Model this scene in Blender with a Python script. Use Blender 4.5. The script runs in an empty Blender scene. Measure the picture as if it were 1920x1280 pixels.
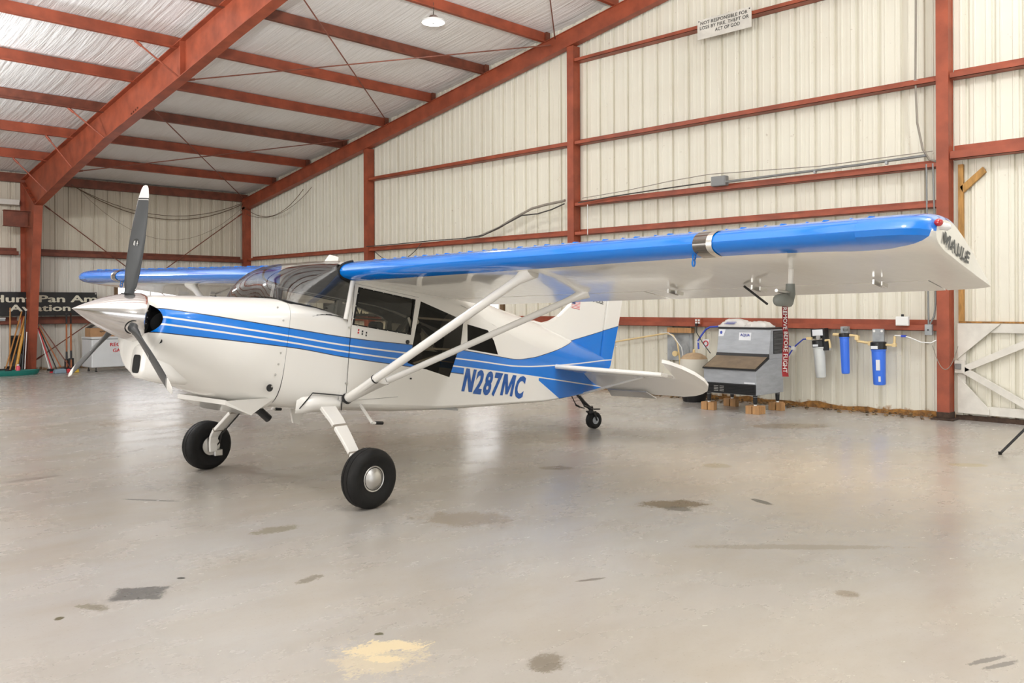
import bpy, bmesh, math, random
from mathutils import Vector, Matrix
from mathutils.geometry import delaunay_2d_cdt
random.seed(7)
S = bpy.context.scene
COL = S.collection
PI = math.pi

# ---------------------------------------------------------------- camera, world, lights, exposure
YAW, ROLL, CAM_H = 0.78294, -0.00385, 1.5
cam = bpy.data.cameras.new('camera'); camo = bpy.data.objects.new('camera', cam); COL.objects.link(camo)
fwv = Vector((math.cos(YAW), math.sin(YAW), 0)); rtv = Vector((math.sin(YAW), -math.cos(YAW), 0)); upv = Vector((0, 0, 1))
rv = rtv*math.cos(ROLL) + upv*math.sin(ROLL); uv = -rtv*math.sin(ROLL) + upv*math.cos(ROLL)
camo.matrix_world = Matrix(((rv.x, uv.x, -fwv.x, 0), (rv.y, uv.y, -fwv.y, 0), (rv.z, uv.z, -fwv.z, CAM_H), (0, 0, 0, 1)))
cam.sensor_width = 36; cam.lens = 36*1624.8/1920; cam.shift_y = -(640-570.5)/1920
cam.clip_start = .05; cam.clip_end = 200
S.camera = camo
vs = S.view_settings; vs.view_transform = 'Standard'; vs.look = 'None'; vs.gamma = 1; vs.use_curve_mapping = False
vs.exposure = -1.1
wd = bpy.data.worlds.new('world'); S.world = wd; wd.use_nodes = True
wd.node_tree.nodes['Background'].inputs[0].default_value = (.93, .97, 1, 1)
wd.node_tree.nodes['Background'].inputs[1].default_value = 2.0

def area(name, loc, target, sx, sy, power, col=(1, 1, 1)):
    l = bpy.data.lights.new(name, 'AREA'); l.shape = 'RECTANGLE'; l.size = sx; l.size_y = sy; l.energy = power; l.color = col
    o = bpy.data.objects.new(name, l); COL.objects.link(o); o.location = loc
    o.rotation_euler = (Vector(target)-Vector(loc)).to_track_quat('-Z', 'Y').to_euler()
    return o
# daylight through the open hangar doors behind the camera
area('daylight_front_door', (-12.7, 4, 2.5), (5, 4, 2.0), 15, 4.8, 2600, (1, .98, .95))
area('daylight_side_door', (2, -14.2, 2.4), (4, 5, 2.5), 17, 4.6, 450, (1, .98, .95))
# unseen lights: ceiling flash spot, and point fills added to brighten the hall
fl_ = bpy.data.lights.new('bounced_flash', 'SPOT'); fl_.energy = 14000; fl_.spot_size = math.radians(78); fl_.spot_blend = .5; fl_.shadow_soft_size = .3; fl_.color = (1, .99, .97)
flo = bpy.data.objects.new('bounced_flash', fl_); COL.objects.link(flo); flo.location = (-.6, -.8, 2.3)
flo.rotation_euler = Vector((3.6, 5.0, 6.2)).to_track_quat('-Z', 'Y').to_euler()
def fill_light(name, loc, power, col):  # added point fill out of view, no fixture hangs there
    l = bpy.data.lights.new(name, 'POINT'); l.shadow_soft_size = .25; l.energy = power; l.color = col
    o = bpy.data.objects.new(name, l); COL.objects.link(o); o.location = loc
for (x, y, z), w, c in (((2.0, 15.6, 4.5), 900, (.92, .96, 1)), ((1.2, 12.0, 5.3), 800, (.92, .96, 1)), ((-3, 10.8, 5.2), 200, (1, .98, .95)), ((3, 1.0, 5.7), 420, (1, .98, .95)), ((-3, 1.5, 5.6), 200, (1, .98, .95)), ((8.8, 0.6, 5.8), 800, (.94, .97, 1)), ((8.8, -5, 5.2), 350, (.94, .97, 1)), ((3, -5, 5.2), 250, (1, .98, .95))):
    fill_light('hall_fill_light', (x, y, z), w, c)

# ---------------------------------------------------------------- materials
class NT:
    """small helper for node trees: math on sockets"""
    def __init__(s, m):
        s.m = m; m.use_nodes = True; s.t = m.node_tree; s.n = s.t.nodes; s.l = s.t.links
        s.bsdf = s.n['Principled BSDF']; s.out = s.n['Material Output']
    def node(s, ty, **kw):
        n = s.n.new(ty)
        for k, v in kw.items(): setattr(n, k, v)
        return n
    def link(s, a, b): s.l.new(a, b)
    def put(s, inp, v):
        if isinstance(v, bpy.types.NodeSocket): s.l.new(v, inp)
        else: inp.default_value = v
    def math(s, op, a, b=0.0, c=None, clamp=False):
        n = s.node('ShaderNodeMath', operation=op, use_clamp=clamp)
        s.put(n.inputs[0], a); s.put(n.inputs[1], b)
        if c is not None: s.put(n.inputs[2], c)
        return n.outputs[0]
    def coords(s, kind='Object'):
        n = s.node('ShaderNodeTexCoord'); return n.outputs[kind]
    def sep(s, v):
        n = s.node('ShaderNodeSeparateXYZ'); s.link(v, n.inputs[0]); return n.outputs
    def mapping(s, v, scale=(1, 1, 1), loc=(0, 0, 0), rot=(0, 0, 0)):
        n = s.node('ShaderNodeMapping'); s.link(v, n.inputs[0])
        n.inputs['Scale'].default_value = scale; n.inputs['Location'].default_value = loc; n.inputs['Rotation'].default_value = rot
        return n.outputs[0]
    def noise(s, v, scale=5, detail=4, rough=.55):
        n = s.node('ShaderNodeTexNoise'); s.link(v, n.inputs['Vector'])
        n.inputs['Scale'].default_value = scale; n.inputs['Detail'].default_value = detail; n.inputs['Roughness'].default_value = rough
        return n.outputs['Fac']
    def ramp(s, f, a, b, va=0.0, vb=1.0):
        n = s.node('ShaderNodeMapRange'); n.clamp = True; s.link(f, n.inputs[0])
        for i, v in enumerate((a, b, va, vb)): n.inputs[1+i].default_value = v
        return n.outputs[0]
    def mix(s, f, a, b, mode='MIX'):
        n = s.node('ShaderNodeMix', data_type='RGBA', blend_type=mode)
        s.put(n.inputs[0], f)
        for i, v in ((6, a), (7, b)):
            if isinstance(v, bpy.types.NodeSocket): s.link(v, n.inputs[i])
            else: n.inputs[i].default_value = (*v[:3], 1)
        return n.outputs[2]
    def bump(s, h, strength=.3, dist=.01):
        n = s.node('ShaderNodeBump'); n.inputs['Strength'].default_value = strength; n.inputs['Distance'].default_value = dist
        s.link(h, n.inputs['Height']); s.link(n.outputs[0], s.bsdf.inputs['Normal'])
    def curve(s, x, pts, x0, x1, y0, y1):
        f = s.ramp(x, x0, x1)
        n = s.node('ShaderNodeFloatCurve'); c = n.mapping.curves[0]
        P = [((a-x0)/(x1-x0), (b-y0)/(y1-y0)) for a, b in pts]
        while len(c.points) < len(P): c.points.new(.5, .5)
        for p, q in zip(c.points, P): p.location = q; p.handle_type = 'AUTO_CLAMPED'
        n.mapping.update()
        s.link(f, n.inputs['Value'])
        return s.ramp(n.outputs[0], 0, 1, y0, y1)

def mat(name, col, rough=.5, metal=0.0, var=0.0, vscale=4, bump=0.0, bscale=40, coat=0.0, stretch=(1, 1, 1), dark=None, emit=None):
    m = bpy.data.materials.new(name); t = NT(m); b = t.bsdf
    b.inputs['Roughness'].default_value = rough; b.inputs['Metallic'].default_value = metal
    b.inputs['Base Color'].default_value = (*col, 1)
    if coat: b.inputs['Coat Weight'].default_value = coat; b.inputs['Coat Roughness'].default_value = .05
    if var or bump:
        v = t.mapping(t.coords(), stretch)
        if var:
            f = t.ramp(t.noise(v, vscale, 5), .35, .65)
            d = dark or tuple(c*(1-var) for c in col)
            t.link(t.mix(f, d, col), b.inputs['Base Color'])
        if bump: t.bump(t.noise(v, bscale, 4), bump, .005)
    if emit:
        b.inputs['Emission Color'].default_value = (*emit[0], 1); b.inputs['Emission Strength'].default_value = emit[1]
    return m

M = {}
M['steel_red'] = mat('steel_red', (.36, .078, .034), .5, 0, .35, 3.5, .12, 30)
M['steel_brown'] = mat('steel_brown', (.21, .058, .03), .55, 0, .4, 5, .15, 30)
M['plate'] = mat('rusty_plate', (.07, .04, .025), .9, 0, .5, 20, .6, 60)
M['white_gloss'] = mat('white_gloss_paint', (.80, .78, .74), .22, 0, coat=.6)
M['chrome'] = mat('polished_aluminium', (.66, .64, .635), .12, 1.0, .06, 3)
M['aluminium'] = mat('aluminium', (.62, .61, .59), .35, 1.0)
M['black'] = mat('black_plastic', (.012, .012, .013), .4)
M['matte_black'] = mat('matte_black', (.008, .008, .008), .85)
M['rubber'] = mat('tyre_rubber', (.014, .0135, .013), .6, 0, .3, 20, .1, 80)
M['rubber'].node_tree.nodes['Principled BSDF'].inputs['Specular IOR Level'].default_value = .22
M['blade'] = mat('composite_blade_grey', (.052, .055, .058), .38, 0, .15, 8)
M['blade_tip'] = mat('white_blade_tip', (.78, .76, .72), .4)
M['blue'] = mat('airframe_blue', (.0, .19, .68), .18, 0, coat=.8)
M['lettering_blue'] = mat('lettering_blue', (.0, .085, .36), .25, 0, coat=.4)
M['fabric'] = mat('dark_seat_fabric', (.035, .035, .04), .9, 0, .3, 30)
M['liner'] = mat('dark_cabin_lining', (.09, .085, .075), .85)
M['grey_cab'] = mat('cabin_grey', (.30, .30, .29), .8)
M['wood'] = mat('pale_wood', (.50, .27, .11), .65, 0, .3, 4, .15, 25, stretch=(6, 6, .7))
M['handle_wood'] = mat('handle_wood', (.48, .21, .045), .5, 0, .3, 6, stretch=(8, 8, .6))
M['handle_orange'] = mat('varnished_orange_handle', (.40, .12, .03), .45, 0, .2, 6)
M['handle_yellow'] = mat('yellow_plastic_handle', (.62, .30, .03), .45)
M['cardboard'] = mat('cardboard', (.42, .24, .12), .85, 0, .15, 8)
M['freezer'] = mat('freezer_enamel', (.66, .68, .69), .35, 0, .06, 3)
M['grey_metal'] = mat('brushed_grey_steel', (.40, .42, .445), .42, .15, .18, 4, .1, 25, stretch=(1, 1, 4))
M['galv'] = mat('galvanised_sheet', (.42, .44, .45), .5, .5, .3, 7)
M['tank'] = mat('cream_tank', (.70, .67, .58), .4)
M['tank_top'] = mat('dusty_tank_top', (.50, .36, .22), .8, 0, .2, 10)
M['filter_blue'] = mat('filter_blue', (.05, .18, .78), .35)
M['filter_white'] = mat('filter_white', (.66, .68, .66), .45, 0, .08, 5)
M['cream_pipe'] = mat('cream_pipe', (.72, .55, .28), .5)
M['white'] = mat('white_plastic', (.78, .78, .76), .5)
M['conduit'] = mat('grey_conduit', (.22, .225, .22), .5, .3)
M['cable'] = mat('dark_cable', (.05, .045, .04), .7)
M['cable_grey'] = mat('grey_cable', (.26, .23, .19), .7)
M['hose_blue'] = mat('blue_tubing', (.03, .06, .42), .4)
M['wire'] = mat('brown_wire', (.13, .085, .05), .7)
M['red'] = mat('red_cloth', (.30, .018, .02), .8, 0, .25, 14)
M['red_text'] = mat('red_lettering', (.55, .02, .025), .5)
M['cover'] = mat('grey_vinyl_cover', (.20, .21, .19), .6)
M['text_black'] = mat('black_lettering', (.02, .02, .02), .6)
M['text_dark'] = mat('dark_grey_lettering', (.035, .04, .042), .5)
M['text_cream'] = mat('cream_lettering', (.68, .65, .52), .7)
M['banner'] = mat('black_banner_vinyl', (.012, .012, .013), .45, 0, .3, 2)
M['bag'] = mat('white_paper_bag', (.72, .70, .66), .8, 0, .12, 6, .3, 12)
M['navred'] = mat('red_lens', (.45, .01, .01), .1, coat=1)
M['navgreen'] = mat('green_lens', (.01, .30, .08), .1, coat=1)
M['clearlens'] = mat('clear_lens', (.85, .85, .85), .08, coat=1)
M['lens_dark'] = mat('landing_light_lens', (.10, .085, .07), .08, .5, coat=1)
M['reflector'] = mat('reflector_silver', (.80, .78, .72), .25, 1)
M['teal'] = mat('teal_plastic', (.01, .16, .13), .45)
M['pink'] = mat('pink_plastic', (.65, .08, .13), .4)
M['red_plastic'] = mat('red_plastic', (.50, .02, .03), .4)
M['yellow'] = mat('yellow_plastic', (.62, .40, .03), .45)
M['bluegrey'] = mat('bluegrey_cloth', (.20, .27, .33), .8)
M['rust_debris'] = mat('leaf_litter', (.20, .12, .055), .95, 0, .65, 20, .5, 60, dark=(.05, .035, .02))
M['rust_orange'] = mat('rusted_sheet_edge', (.42, .20, .05), .9, 0, .7, 18, .5, 40, dark=(.16, .08, .03))
M['lamp'] = mat('lamp_diffuser', (.9, .9, .9), .4, emit=((1, .96, .90), 9))
M['window_glow'] = mat('daylit_pane', (.9, .9, .9), .3, emit=((1, 1, 1), 6.5))
M['whitewood'] = mat('white_painted_wood', (.70, .67, .60), .6, 0, .16, 5, .2, 20)
M['doorpost'] = mat('weathered_orange_wood', (.50, .27, .08), .8, 0, .4, 6, .3, 20, stretch=(4, 4, .8))
M['brown_frame'] = mat('brown_window_jamb', (.16, .095, .045), .6)
M['sticker'] = mat('white_sticker', (.75, .77, .80), .5)
M['sticker_blue'] = mat('blue_print', (.01, .03, .30), .5)
M['grille'] = mat('louvre_black', (.015, .015, .016), .5)

def glass(name, tint, refl=.9, rough=0.0, ior=1.5):
    m = bpy.data.materials.new(name); t = NT(m)
    tr = t.node('ShaderNodeBsdfTransparent'); tr.inputs[0].default_value = (*tint, 1)
    gl = t.node('ShaderNodeBsdfGlossy'); gl.inputs['Roughness'].default_value = rough; gl.inputs[0].default_value = (refl, refl, refl, 1)
    fr = t.node('ShaderNodeFresnel'); g_ = t.node('ShaderNodeNewGeometry'); t.link(t.ramp(g_.outputs['Backfacing'], 0, 1, ior, 1/ior), fr.inputs[0])
    mx = t.node('ShaderNodeMixShader'); t.link(fr.outputs[0], mx.inputs[0]); t.link(tr.outputs[0], mx.inputs[1]); t.link(gl.outputs[0], mx.inputs[2])
    t.link(mx.outputs[0], t.out.inputs[0]); return m
M['windshield'] = glass('windshield_acrylic', (.60, .60, .60), .95, 0, 1.85)
M['window'] = glass('window_acrylic', (.80, .77, .68), .9, 0, 1.4)
M['tint'] = glass('smoked_acrylic', (.66, .63, .57), .6, .1, 1.25)
M['dark_tint'] = glass('dark_smoked_acrylic', (.10, .095, .085), .5, .25, 1.3)

# airframe paint: white with blue cheat-line, flat livery laid out in body coordinates
def airframe_paint():
    m = bpy.data.materials.new('airframe_paint'); t = NT(m); b = t.bsdf
    X, Y, Z = t.sep(t.coords())
    x = t.math('MULTIPLY', X, -1)
    top = t.curve(x, [(.3, .072), (.46, .068), (1.4, .047), (1.94, .038), (2.62, .056), (3.4, .078), (4.12, .076), (4.5, .12), (4.76, .18), (5.5, .40), (6.5, .708), (7, .86)], .3, 7, -.3, .9)
    w1 = t.curve(x, [(.3, .013), (.46, .009), (1.4, -.012), (1.94, -.026), (2.6, -.02), (3.5, 0), (4.15, .007), (5.04, .09), (6.31, .263), (7, .36)], .3, 7, -.3, .9)
    w2 = t.curve(x, [(.3, -.04), (.46, -.042), (1.4, -.06), (1.94, -.078), (2.6, -.082), (3.5, -.075), (4.7, -.067), (6.3, -.07), (7, -.07)], .3, 7, -.3, .9)
    bot = t.curve(x, [(.3, -.1), (.46, -.103), (1.4, -.098), (1.94, -.122), (2.6, -.133), (3.3, -.14), (7, -.14)], .3, 7, -.3, .9)
    lt = lambda a, c: t.math('LESS_THAN', a, c)
    gt = lambda a, c: t.math('GREATER_THAN', a, c)
    mul = lambda a, c: t.math('MULTIPLY', a, c)
    near = lambda h, w: lt(t.math('ABSOLUTE', t.math('SUBTRACT', Z, h)), w)
    front = lt(x, 3.33)
    low = t.math('ADD', mul(bot, front), mul(w2, t.math('SUBTRACT', 1.0, front)))
    band = mul(lt(Z, top), gt(Z, low))
    edge = t.math('ADD', -.115+4.74*.343, mul(x, -.343))
    patch = mul(mul(gt(x, 4.70), lt(Z, w2)), gt(Z, edge))
    blue = t.math('MAXIMUM', band, patch)
    white = t.math('MAXIMUM', near(w1, .0065), near(w2, .0065))
    white = mul(white, gt(x, .4))
    blue = mul(blue, t.math('SUBTRACT', 1.0, white))
    dark = t.math('MAXIMUM', near(top, .0035), mul(near(bot, .0035), front))
    c = t.mix(blue, (.80, .78, .735), (.0, .175, .66))
    c = t.mix(dark, c, (.02, .03, .06))
    t.link(c, b.inputs['Base Color']); b.inputs['Roughness'].default_value = .22; b.inputs['Coat Weight'].default_value = .3; b.inputs['Coat Roughness'].default_value = .06
    return m
M['paint'] = airframe_paint()

def wing_paint():
    m = bpy.data.materials.new('wing_paint'); t = NT(m); b = t.bsdf
    X, Y, Z = t.sep(t.coords())
    x = t.math('MULTIPLY', X, -1); al = t.math('ABSOLUTE', Y)
    xb = t.curve(al, [(0, 1.95), (2, 1.97), (4.0, 2.0), (4.4, 2.05), (4.65, 2.09), (4.80, 2.05), (4.88, 2.01), (4.94, 1.985), (5.0, 2.0), (5.2, 2.0)], 0, 5.2, 1.5, 2.5)
    le = t.math('LESS_THAN', x, xb)
    g = t.node('ShaderNodeNewGeometry'); nz = t.sep(g.outputs['Normal'])[2]
    up = t.math('GREATER_THAN', nz, .22)
    upx = t.math('MAXIMUM', t.math('LESS_THAN', x, 2.3), t.math('GREATER_THAN', al, 4.7))
    blue = t.math('MAXIMUM', le, t.math('MULTIPLY', up, upx))
    c = t.mix(blue, (.79, .765, .70), (.0, .175, .66)); t.link(c, b.inputs['Base Color'])
    b.inputs['Roughness'].default_value = .12; b.inputs['Coat Weight'].default_value = .4; b.inputs['Coat Roughness'].default_value = .04
    v = t.mapping(t.coords(), (1.5, 4, 1))
    t.bump(t.noise(v, 3.0, 2), .12, .01)
    return m
M['wing'] = wing_paint()

def wall_mat(name, col, dirt):
    m = bpy.data.materials.new(name); t = NT(m); b = t.bsdf
    co = t.coords(); z = t.sep(co)[2]
    streak = t.ramp(t.noise(t.mapping(co, (6, 6, .22)), 1.3, 4, .6), .56, .85)
    blot = t.ramp(t.noise(co, 1.1, 5), .45, .75)
    spots = t.ramp(t.noise(co, 14, 3), .70, .76)
    c = t.mix(t.math('MULTIPLY', streak, .42), col, dirt)
    c = t.mix(t.math('MULTIPLY', blot, .18), c, dirt)
    c = t.mix(t.math('MULTIPLY', spots, .35), c, (.25, .16, .09))
    nz = t.math('ADD', z, t.math('MULTIPLY', t.noise(t.mapping(co, (3, 3, 3)), 2.5, 6), -.40))
    rust = t.ramp(nz, -.13, -.2)
    c = t.mix(rust, c, (.34, .17, .05))
    deep = t.ramp(nz, -.19, -.26)
    c = t.mix(deep, c, (.07, .045, .025))
    t.link(c, b.inputs['Base Color']); b.inputs['Roughness'].default_value = .45
    t.bump(t.noise(co, 2.5, 3), .15, .02)
    return m
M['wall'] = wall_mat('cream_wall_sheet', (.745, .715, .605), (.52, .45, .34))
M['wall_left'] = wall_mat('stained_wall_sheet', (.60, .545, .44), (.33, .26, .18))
M['wall_left_low'] = wall_mat('grey_wall_sheet', (.70, .67, .60), (.45, .38, .29))

def ceiling_mat():
    m = bpy.data.materials.new('white_insulation_facing'); t = NT(m); b = t.bsdf
    co = t.coords()
    v = t.mapping(co, (9, .5, .5), rot=(0, 0, .05))
    n = t.noise(v, 1.6, 5, .6)
    d = t.ramp(t.noise(t.mapping(co, (1, .5, 1)), .8, 4), .4, .75)
    c = t.mix(t.math('MULTIPLY', d, .4), (.90, .895, .885), (.68, .63, .55))
    t.link(c, b.inputs['Base Color']); b.inputs['Roughness'].default_value = .42
    t.bump(n, .9, .035)
    return m
M['ceiling'] = ceiling_mat()

def floor_mat():
    m = bpy.data.materials.new('worn_concrete'); t = NT(m); b = t.bsdf
    co = t.coords(); X, Y, Z = t.sep(co)
    n1 = t.noise(co, .22, 5, .6); n2 = t.noise(t.mapping(co, (1, 2.2, 1), rot=(0, 0, .7)), .9, 5, .62); n3 = t.noise(co, 9, 6, .7)
    c = t.mix(t.ramp(n1, .38, .62), (.41, .37, .315), (.395, .385, .375))
    c = t.mix(t.math('MULTIPLY', t.ramp(n2, .42, .76), .42), c, (.30, .255, .195))
    c = t.mix(t.math('MULTIPLY', t.ramp(n3, .55, .8), .16), c, (.26, .235, .20))
    c = t.mix(t.math('MULTIPLY', t.ramp(t.noise(co, 60, 3), .62, .75), .3), c, (.2, .18, .16))
    warp = t.math('ADD', t.math('MULTIPLY', t.math('SUBTRACT', t.noise(co, 9, 5, .7), .5), 1.6), t.math('MULTIPLY', t.math('SUBTRACT', t.noise(t.mapping(co, (1, 1.7, 1), rot=(0, 0, .6)), 42, 5, .75), .5), 1.6))
    def stain(c, x, y, rx, ry, rot, col, amt, soft=.25, w=1.0, box=False):
        dx = t.math('SUBTRACT', X, x); dy = t.math('SUBTRACT', Y, y); cs, sn = math.cos(rot), math.sin(rot)
        u = t.math('ADD', t.math('MULTIPLY', dx, cs/rx), t.math('MULTIPLY', dy, sn/rx))
        v = t.math('ADD', t.math('MULTIPLY', dx, -sn/ry), t.math('MULTIPLY', dy, cs/ry))
        if box: d = t.math('MAXIMUM', t.math('ABSOLUTE', u), t.math('ABSOLUTE', v))
        else: d = t.math('SQRT', t.math('ADD', t.math('MULTIPLY', u, u), t.math('MULTIPLY', v, v)))
        d = t.math('ADD', d, t.math('MULTIPLY', warp, w))
        return t.mix(t.math('MULTIPLY', t.ramp(d, 1.0, 1.0-soft), min(1.0, amt*1.35)), c, col)
    c = stain(c, 7.19, 3.53, 2.01, 2.6, -0.95, (.52, .43, .32), .55, soft=.9, w=.6)
    c = stain(c, 1.828, 4.570, 0.135, 0.110, -0.644, (0.13, 0.125, 0.115), 0.85, w=0.45, box=True, soft=0.15)
    c = stain(c, 5.440, 3.731, 0.282, 0.145, -0.743, (0.16, 0.115, 0.06), 0.75, w=0.8)
    c = stain(c, 5.346, 3.621, 0.115, 0.087, -1.022, (0.09, 0.075, 0.05), 0.6, w=0.8)
    c = stain(c, 5.978, 3.289, 0.127, 0.043, -1.943, (0.09, 0.075, 0.05), 0.85, w=0.5)
    c = stain(c, 2.285, 3.086, 0.175, 0.072, -0.506, (0.66, 0.55, 0.36), 0.85, w=1.5, soft=0.1)
    c = stain(c, 2.221, 2.975, 0.074, 0.035, -0.797, (0.66, 0.55, 0.36), 0.85, w=1.6, soft=0.1)
    c = stain(c, 2.208, 2.989, 0.176, 0.160, -0.955, (0.66, 0.55, 0.36), 0.35, w=2.2, soft=0.1)
    c = stain(c, 4.387, 1.933, 0.075, 0.055, -0.909, (0.2, 0.16, 0.11), 0.55, w=0.7)
    c = stain(c, 2.668, 2.459, 0.079, 0.102, -0.969, (0.17, 0.14, 0.1), 0.6, w=1.0)
    c = stain(c, 5.914, 5.318, 0.178, 0.100, -0.808, (0.16, 0.115, 0.06), 0.45, w=0.5)
    c = stain(c, 7.026, 4.325, 0.144, 0.130, -0.716, (0.3, 0.24, 0.14), 0.5, w=0.5)
    c = stain(c, 8.646, 2.666, 0.189, 0.100, -0.879, (0.36, 0.29, 0.15), 0.45, w=0.5)
    c = stain(c, 2.989, 5.220, 0.167, 0.090, -0.138, (0.2, 0.17, 0.11), 0.5, w=1.0)
    c = stain(c, 2.769, 6.701, 0.283, 0.025, -0.967, (0.13, 0.12, 0.11), 0.6, w=0.5)
    c = stain(c, 3.654, 3.024, 0.100, 0.018, -0.425, (0.15, 0.13, 0.11), 0.65, w=0.6)
    c = stain(c, 3.979, 1.156, 0.128, 0.020, -0.380, (0.15, 0.14, 0.13), 0.6, w=0.8)
    c = stain(c, 3.966, 1.100, 0.113, 0.018, -0.388, (0.15, 0.14, 0.13), 0.6, w=0.8)
    c = stain(c, 4.059, 4.524, 0.341, 0.220, -0.914, (0.24, 0.19, 0.13), 0.5, w=1.4)
    c = stain(c, 1.413, 4.484, 0.026, 0.030, -0.518, (0.1, 0.09, 0.05), 0.8, w=0.8)
    c = stain(c, 2.371, 3.222, 0.027, 0.020, -0.798, (0.1, 0.09, 0.05), 0.8, w=0.8)
    c = stain(c, 2.093, 4.664, 0.029, 0.020, -0.962, (0.06, 0.06, 0.055), 0.8, w=0.5)
    c = stain(c, 2.568, 4.136, 0.091, 0.040, 0.234, (0.2, 0.17, 0.13), 0.6, w=1.4)
    c = stain(c, 1.588, 4.520, 0.091, 0.040, -1.097, (0.2, 0.18, 0.13), 0.6, w=1.4)
    c = stain(c, 5.007, 2.537, 0.683, 0.060, -0.819, (0.25, 0.215, 0.17), 0.5, w=0.9)
    c = stain(c, 4.531, 11.029, 0.832, 0.350, -1.114, (0.27, 0.22, 0.16), 0.55, w=1.2)
    c = stain(c, 6.675, 7.024, 1.270, 0.550, -0.584, (0.28, 0.235, 0.17), 0.5, w=1.2)
    c = stain(c, 9.901, 5.073, 0.542, 0.250, -0.686, (0.24, 0.19, 0.13), 0.6, w=1.0)
    c = stain(c, 2.398, 8.275, 0.250, 0.060, -0.045, (0.16, 0.14, 0.12), 0.4, w=1.0)
    t.link(c, b.inputs['Base Color'])
    r = t.ramp(t.noise(t.mapping(co, (1, 1.6, 1)), 1.4, 6, .65), .3, .7, .20, .32)
    t.link(r, b.inputs['Roughness'])
    t.bump(t.noise(co, 3.5, 4, .55), .04, .02)
    return m

# ---------------------------------------------------------------- mesh builder
class MB:
    def __init__(s): s.v = []; s.f = []; s.mi = []; s.cur = 0
    def add(s, V, F):
        o = len(s.v); s.v += [tuple(p) for p in V]
        for f in F: s.f.append(tuple(i+o for i in f)); s.mi.append(s.cur)
        return s
    def box(s, c, d, rot=None):
        c = Vector(c); hx, hy, hz = d[0]/2, d[1]/2, d[2]/2
        P = [Vector((x*hx, y*hy, z*hz)) for z in (-1, 1) for y in (-1, 1) for x in (-1, 1)]
        if rot is not None: P = [rot @ p for p in P]
        return s.add([c+p for p in P], [(0, 2, 3, 1), (4, 5, 7, 6), (0, 1, 5, 4), (2, 6, 7, 3), (0, 4, 6, 2), (1, 3, 7, 5)])
    def bbox(s, lo, hi):
        return s.box([(a+b)/2 for a, b in zip(lo, hi)], [b-a for a, b in zip(lo, hi)])
    def bar(s, a, b, w, h, up=(0, 0, 1)):
        """box from a to b, w across, h along up"""
        a, b = Vector(a), Vector(b); d = b-a; z = d.normalized(); y = Vector(up); x = y.cross(z)
        if x.length < 1e-4: x = Vector((1, 0, 0)).cross(z)
        x.normalize(); y = z.cross(x)
        P = [p+x*i*w/2+y*j*h/2 for p in (a, b) for j in (-1, 1) for i in (-1, 1)]
        return s.add(P, [(0, 2, 3, 1), (4, 5, 7, 6), (0, 1, 5, 4), (2, 6, 7, 3), (0, 4, 6, 2), (1, 3, 7, 5)])
    def loft(s, rings, closed=True, cap=True):
        n = len(rings[0]); V = [p for r in rings for p in r]; F = []
        m = n if closed else n-1
        for i in range(len(rings)-1):
            for j in range(m):
                k = (j+1) % n; F.append((i*n+j, i*n+k, (i+1)*n+k, (i+1)*n+j))
        if cap and closed: F.append(tuple(range(n-1, -1, -1))); F.append(tuple((len(rings)-1)*n+j for j in range(n)))
        return s.add(V, F)
    def tube(s, pts, r, n=8, cap=True):
        pts = [Vector(p) for p in pts]; rs = r if isinstance(r, (list, tuple)) else [r]*len(pts)
        rings = []; ref = None
        for i, p in enumerate(pts):
            d = (pts[min(i+1, len(pts)-1)]-pts[max(i-1, 0)]).normalized()
            if ref is None:
                ref = Vector((0, 0, 1)) if abs(d.z) < .9 else Vector((1, 0, 0))
            x = (ref - d*ref.dot(d)).normalized(); y = d.cross(x); ref = x
            rings.append([p+(x*math.cos(2*PI*k/n)+y*math.sin(2*PI*k/n))*rs[i] for k in range(n)])
        return s.loft(rings, True, cap)
    def lathe(s, prof, o, d, n=24):
        """prof: (distance along d, radius)"""
        o, d = Vector(o), Vector(d).normalized()
        x = d.orthogonal().normalized(); y = d.cross(x)
        rings = [[o+d*a+(x*math.cos(2*PI*k/n)+y*math.sin(2*PI*k/n))*max(r, 1e-4) for k in range(n)] for a, r in prof]
        return s.loft(rings, True, True)
    def prism(s, poly, a, b, fn):
        """poly 2D extruded between depths a,b, mapped by fn(u,v,depth)"""
        n = len(poly); V = [fn(u, v, a) for u, v in poly]+[fn(u, v, b) for u, v in poly]
        F = [tuple(range(n-1, -1, -1)), tuple(range(n, 2*n))]+[(i, (i+1) % n, n+(i+1) % n, n+i) for i in range(n)]
        return s.add(V, F)
    def mesh(s, name, mats, smooth=None):
        me = bpy.data.meshes.new(name); me.from_pydata(s.v, [], s.f)
        for m in (mats if isinstance(mats, (list, tuple)) else [mats]): me.materials.append(M[m] if isinstance(m, str) else m)
        if any(s.mi): me.polygons.foreach_set('material_index', s.mi)
        bm = bmesh.new(); bm.from_mesh(me); bmesh.ops.recalc_face_normals(bm, faces=bm.faces); bm.to_mesh(me); bm.free()
        if smooth:
            me.polygons.foreach_set('use_smooth', [True]*len(me.polygons)); me.set_sharp_from_angle(angle=math.radians(smooth))
        return me
    def build(s, name, mats, parent=None, smooth=None, bevel=0, mtx=None):
        o = bpy.data.objects.new(name, s.mesh(name, mats, smooth)); COL.objects.link(o)
        if parent: o.parent = parent
        if mtx is not None: o.matrix_local = mtx
        if bevel:
            b = o.modifiers.new('bevel', 'BEVEL'); b.width = bevel; b.segments = 2; b.limit_method = 'ANGLE'; b.angle_limit = math.radians(40)
        return o

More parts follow.
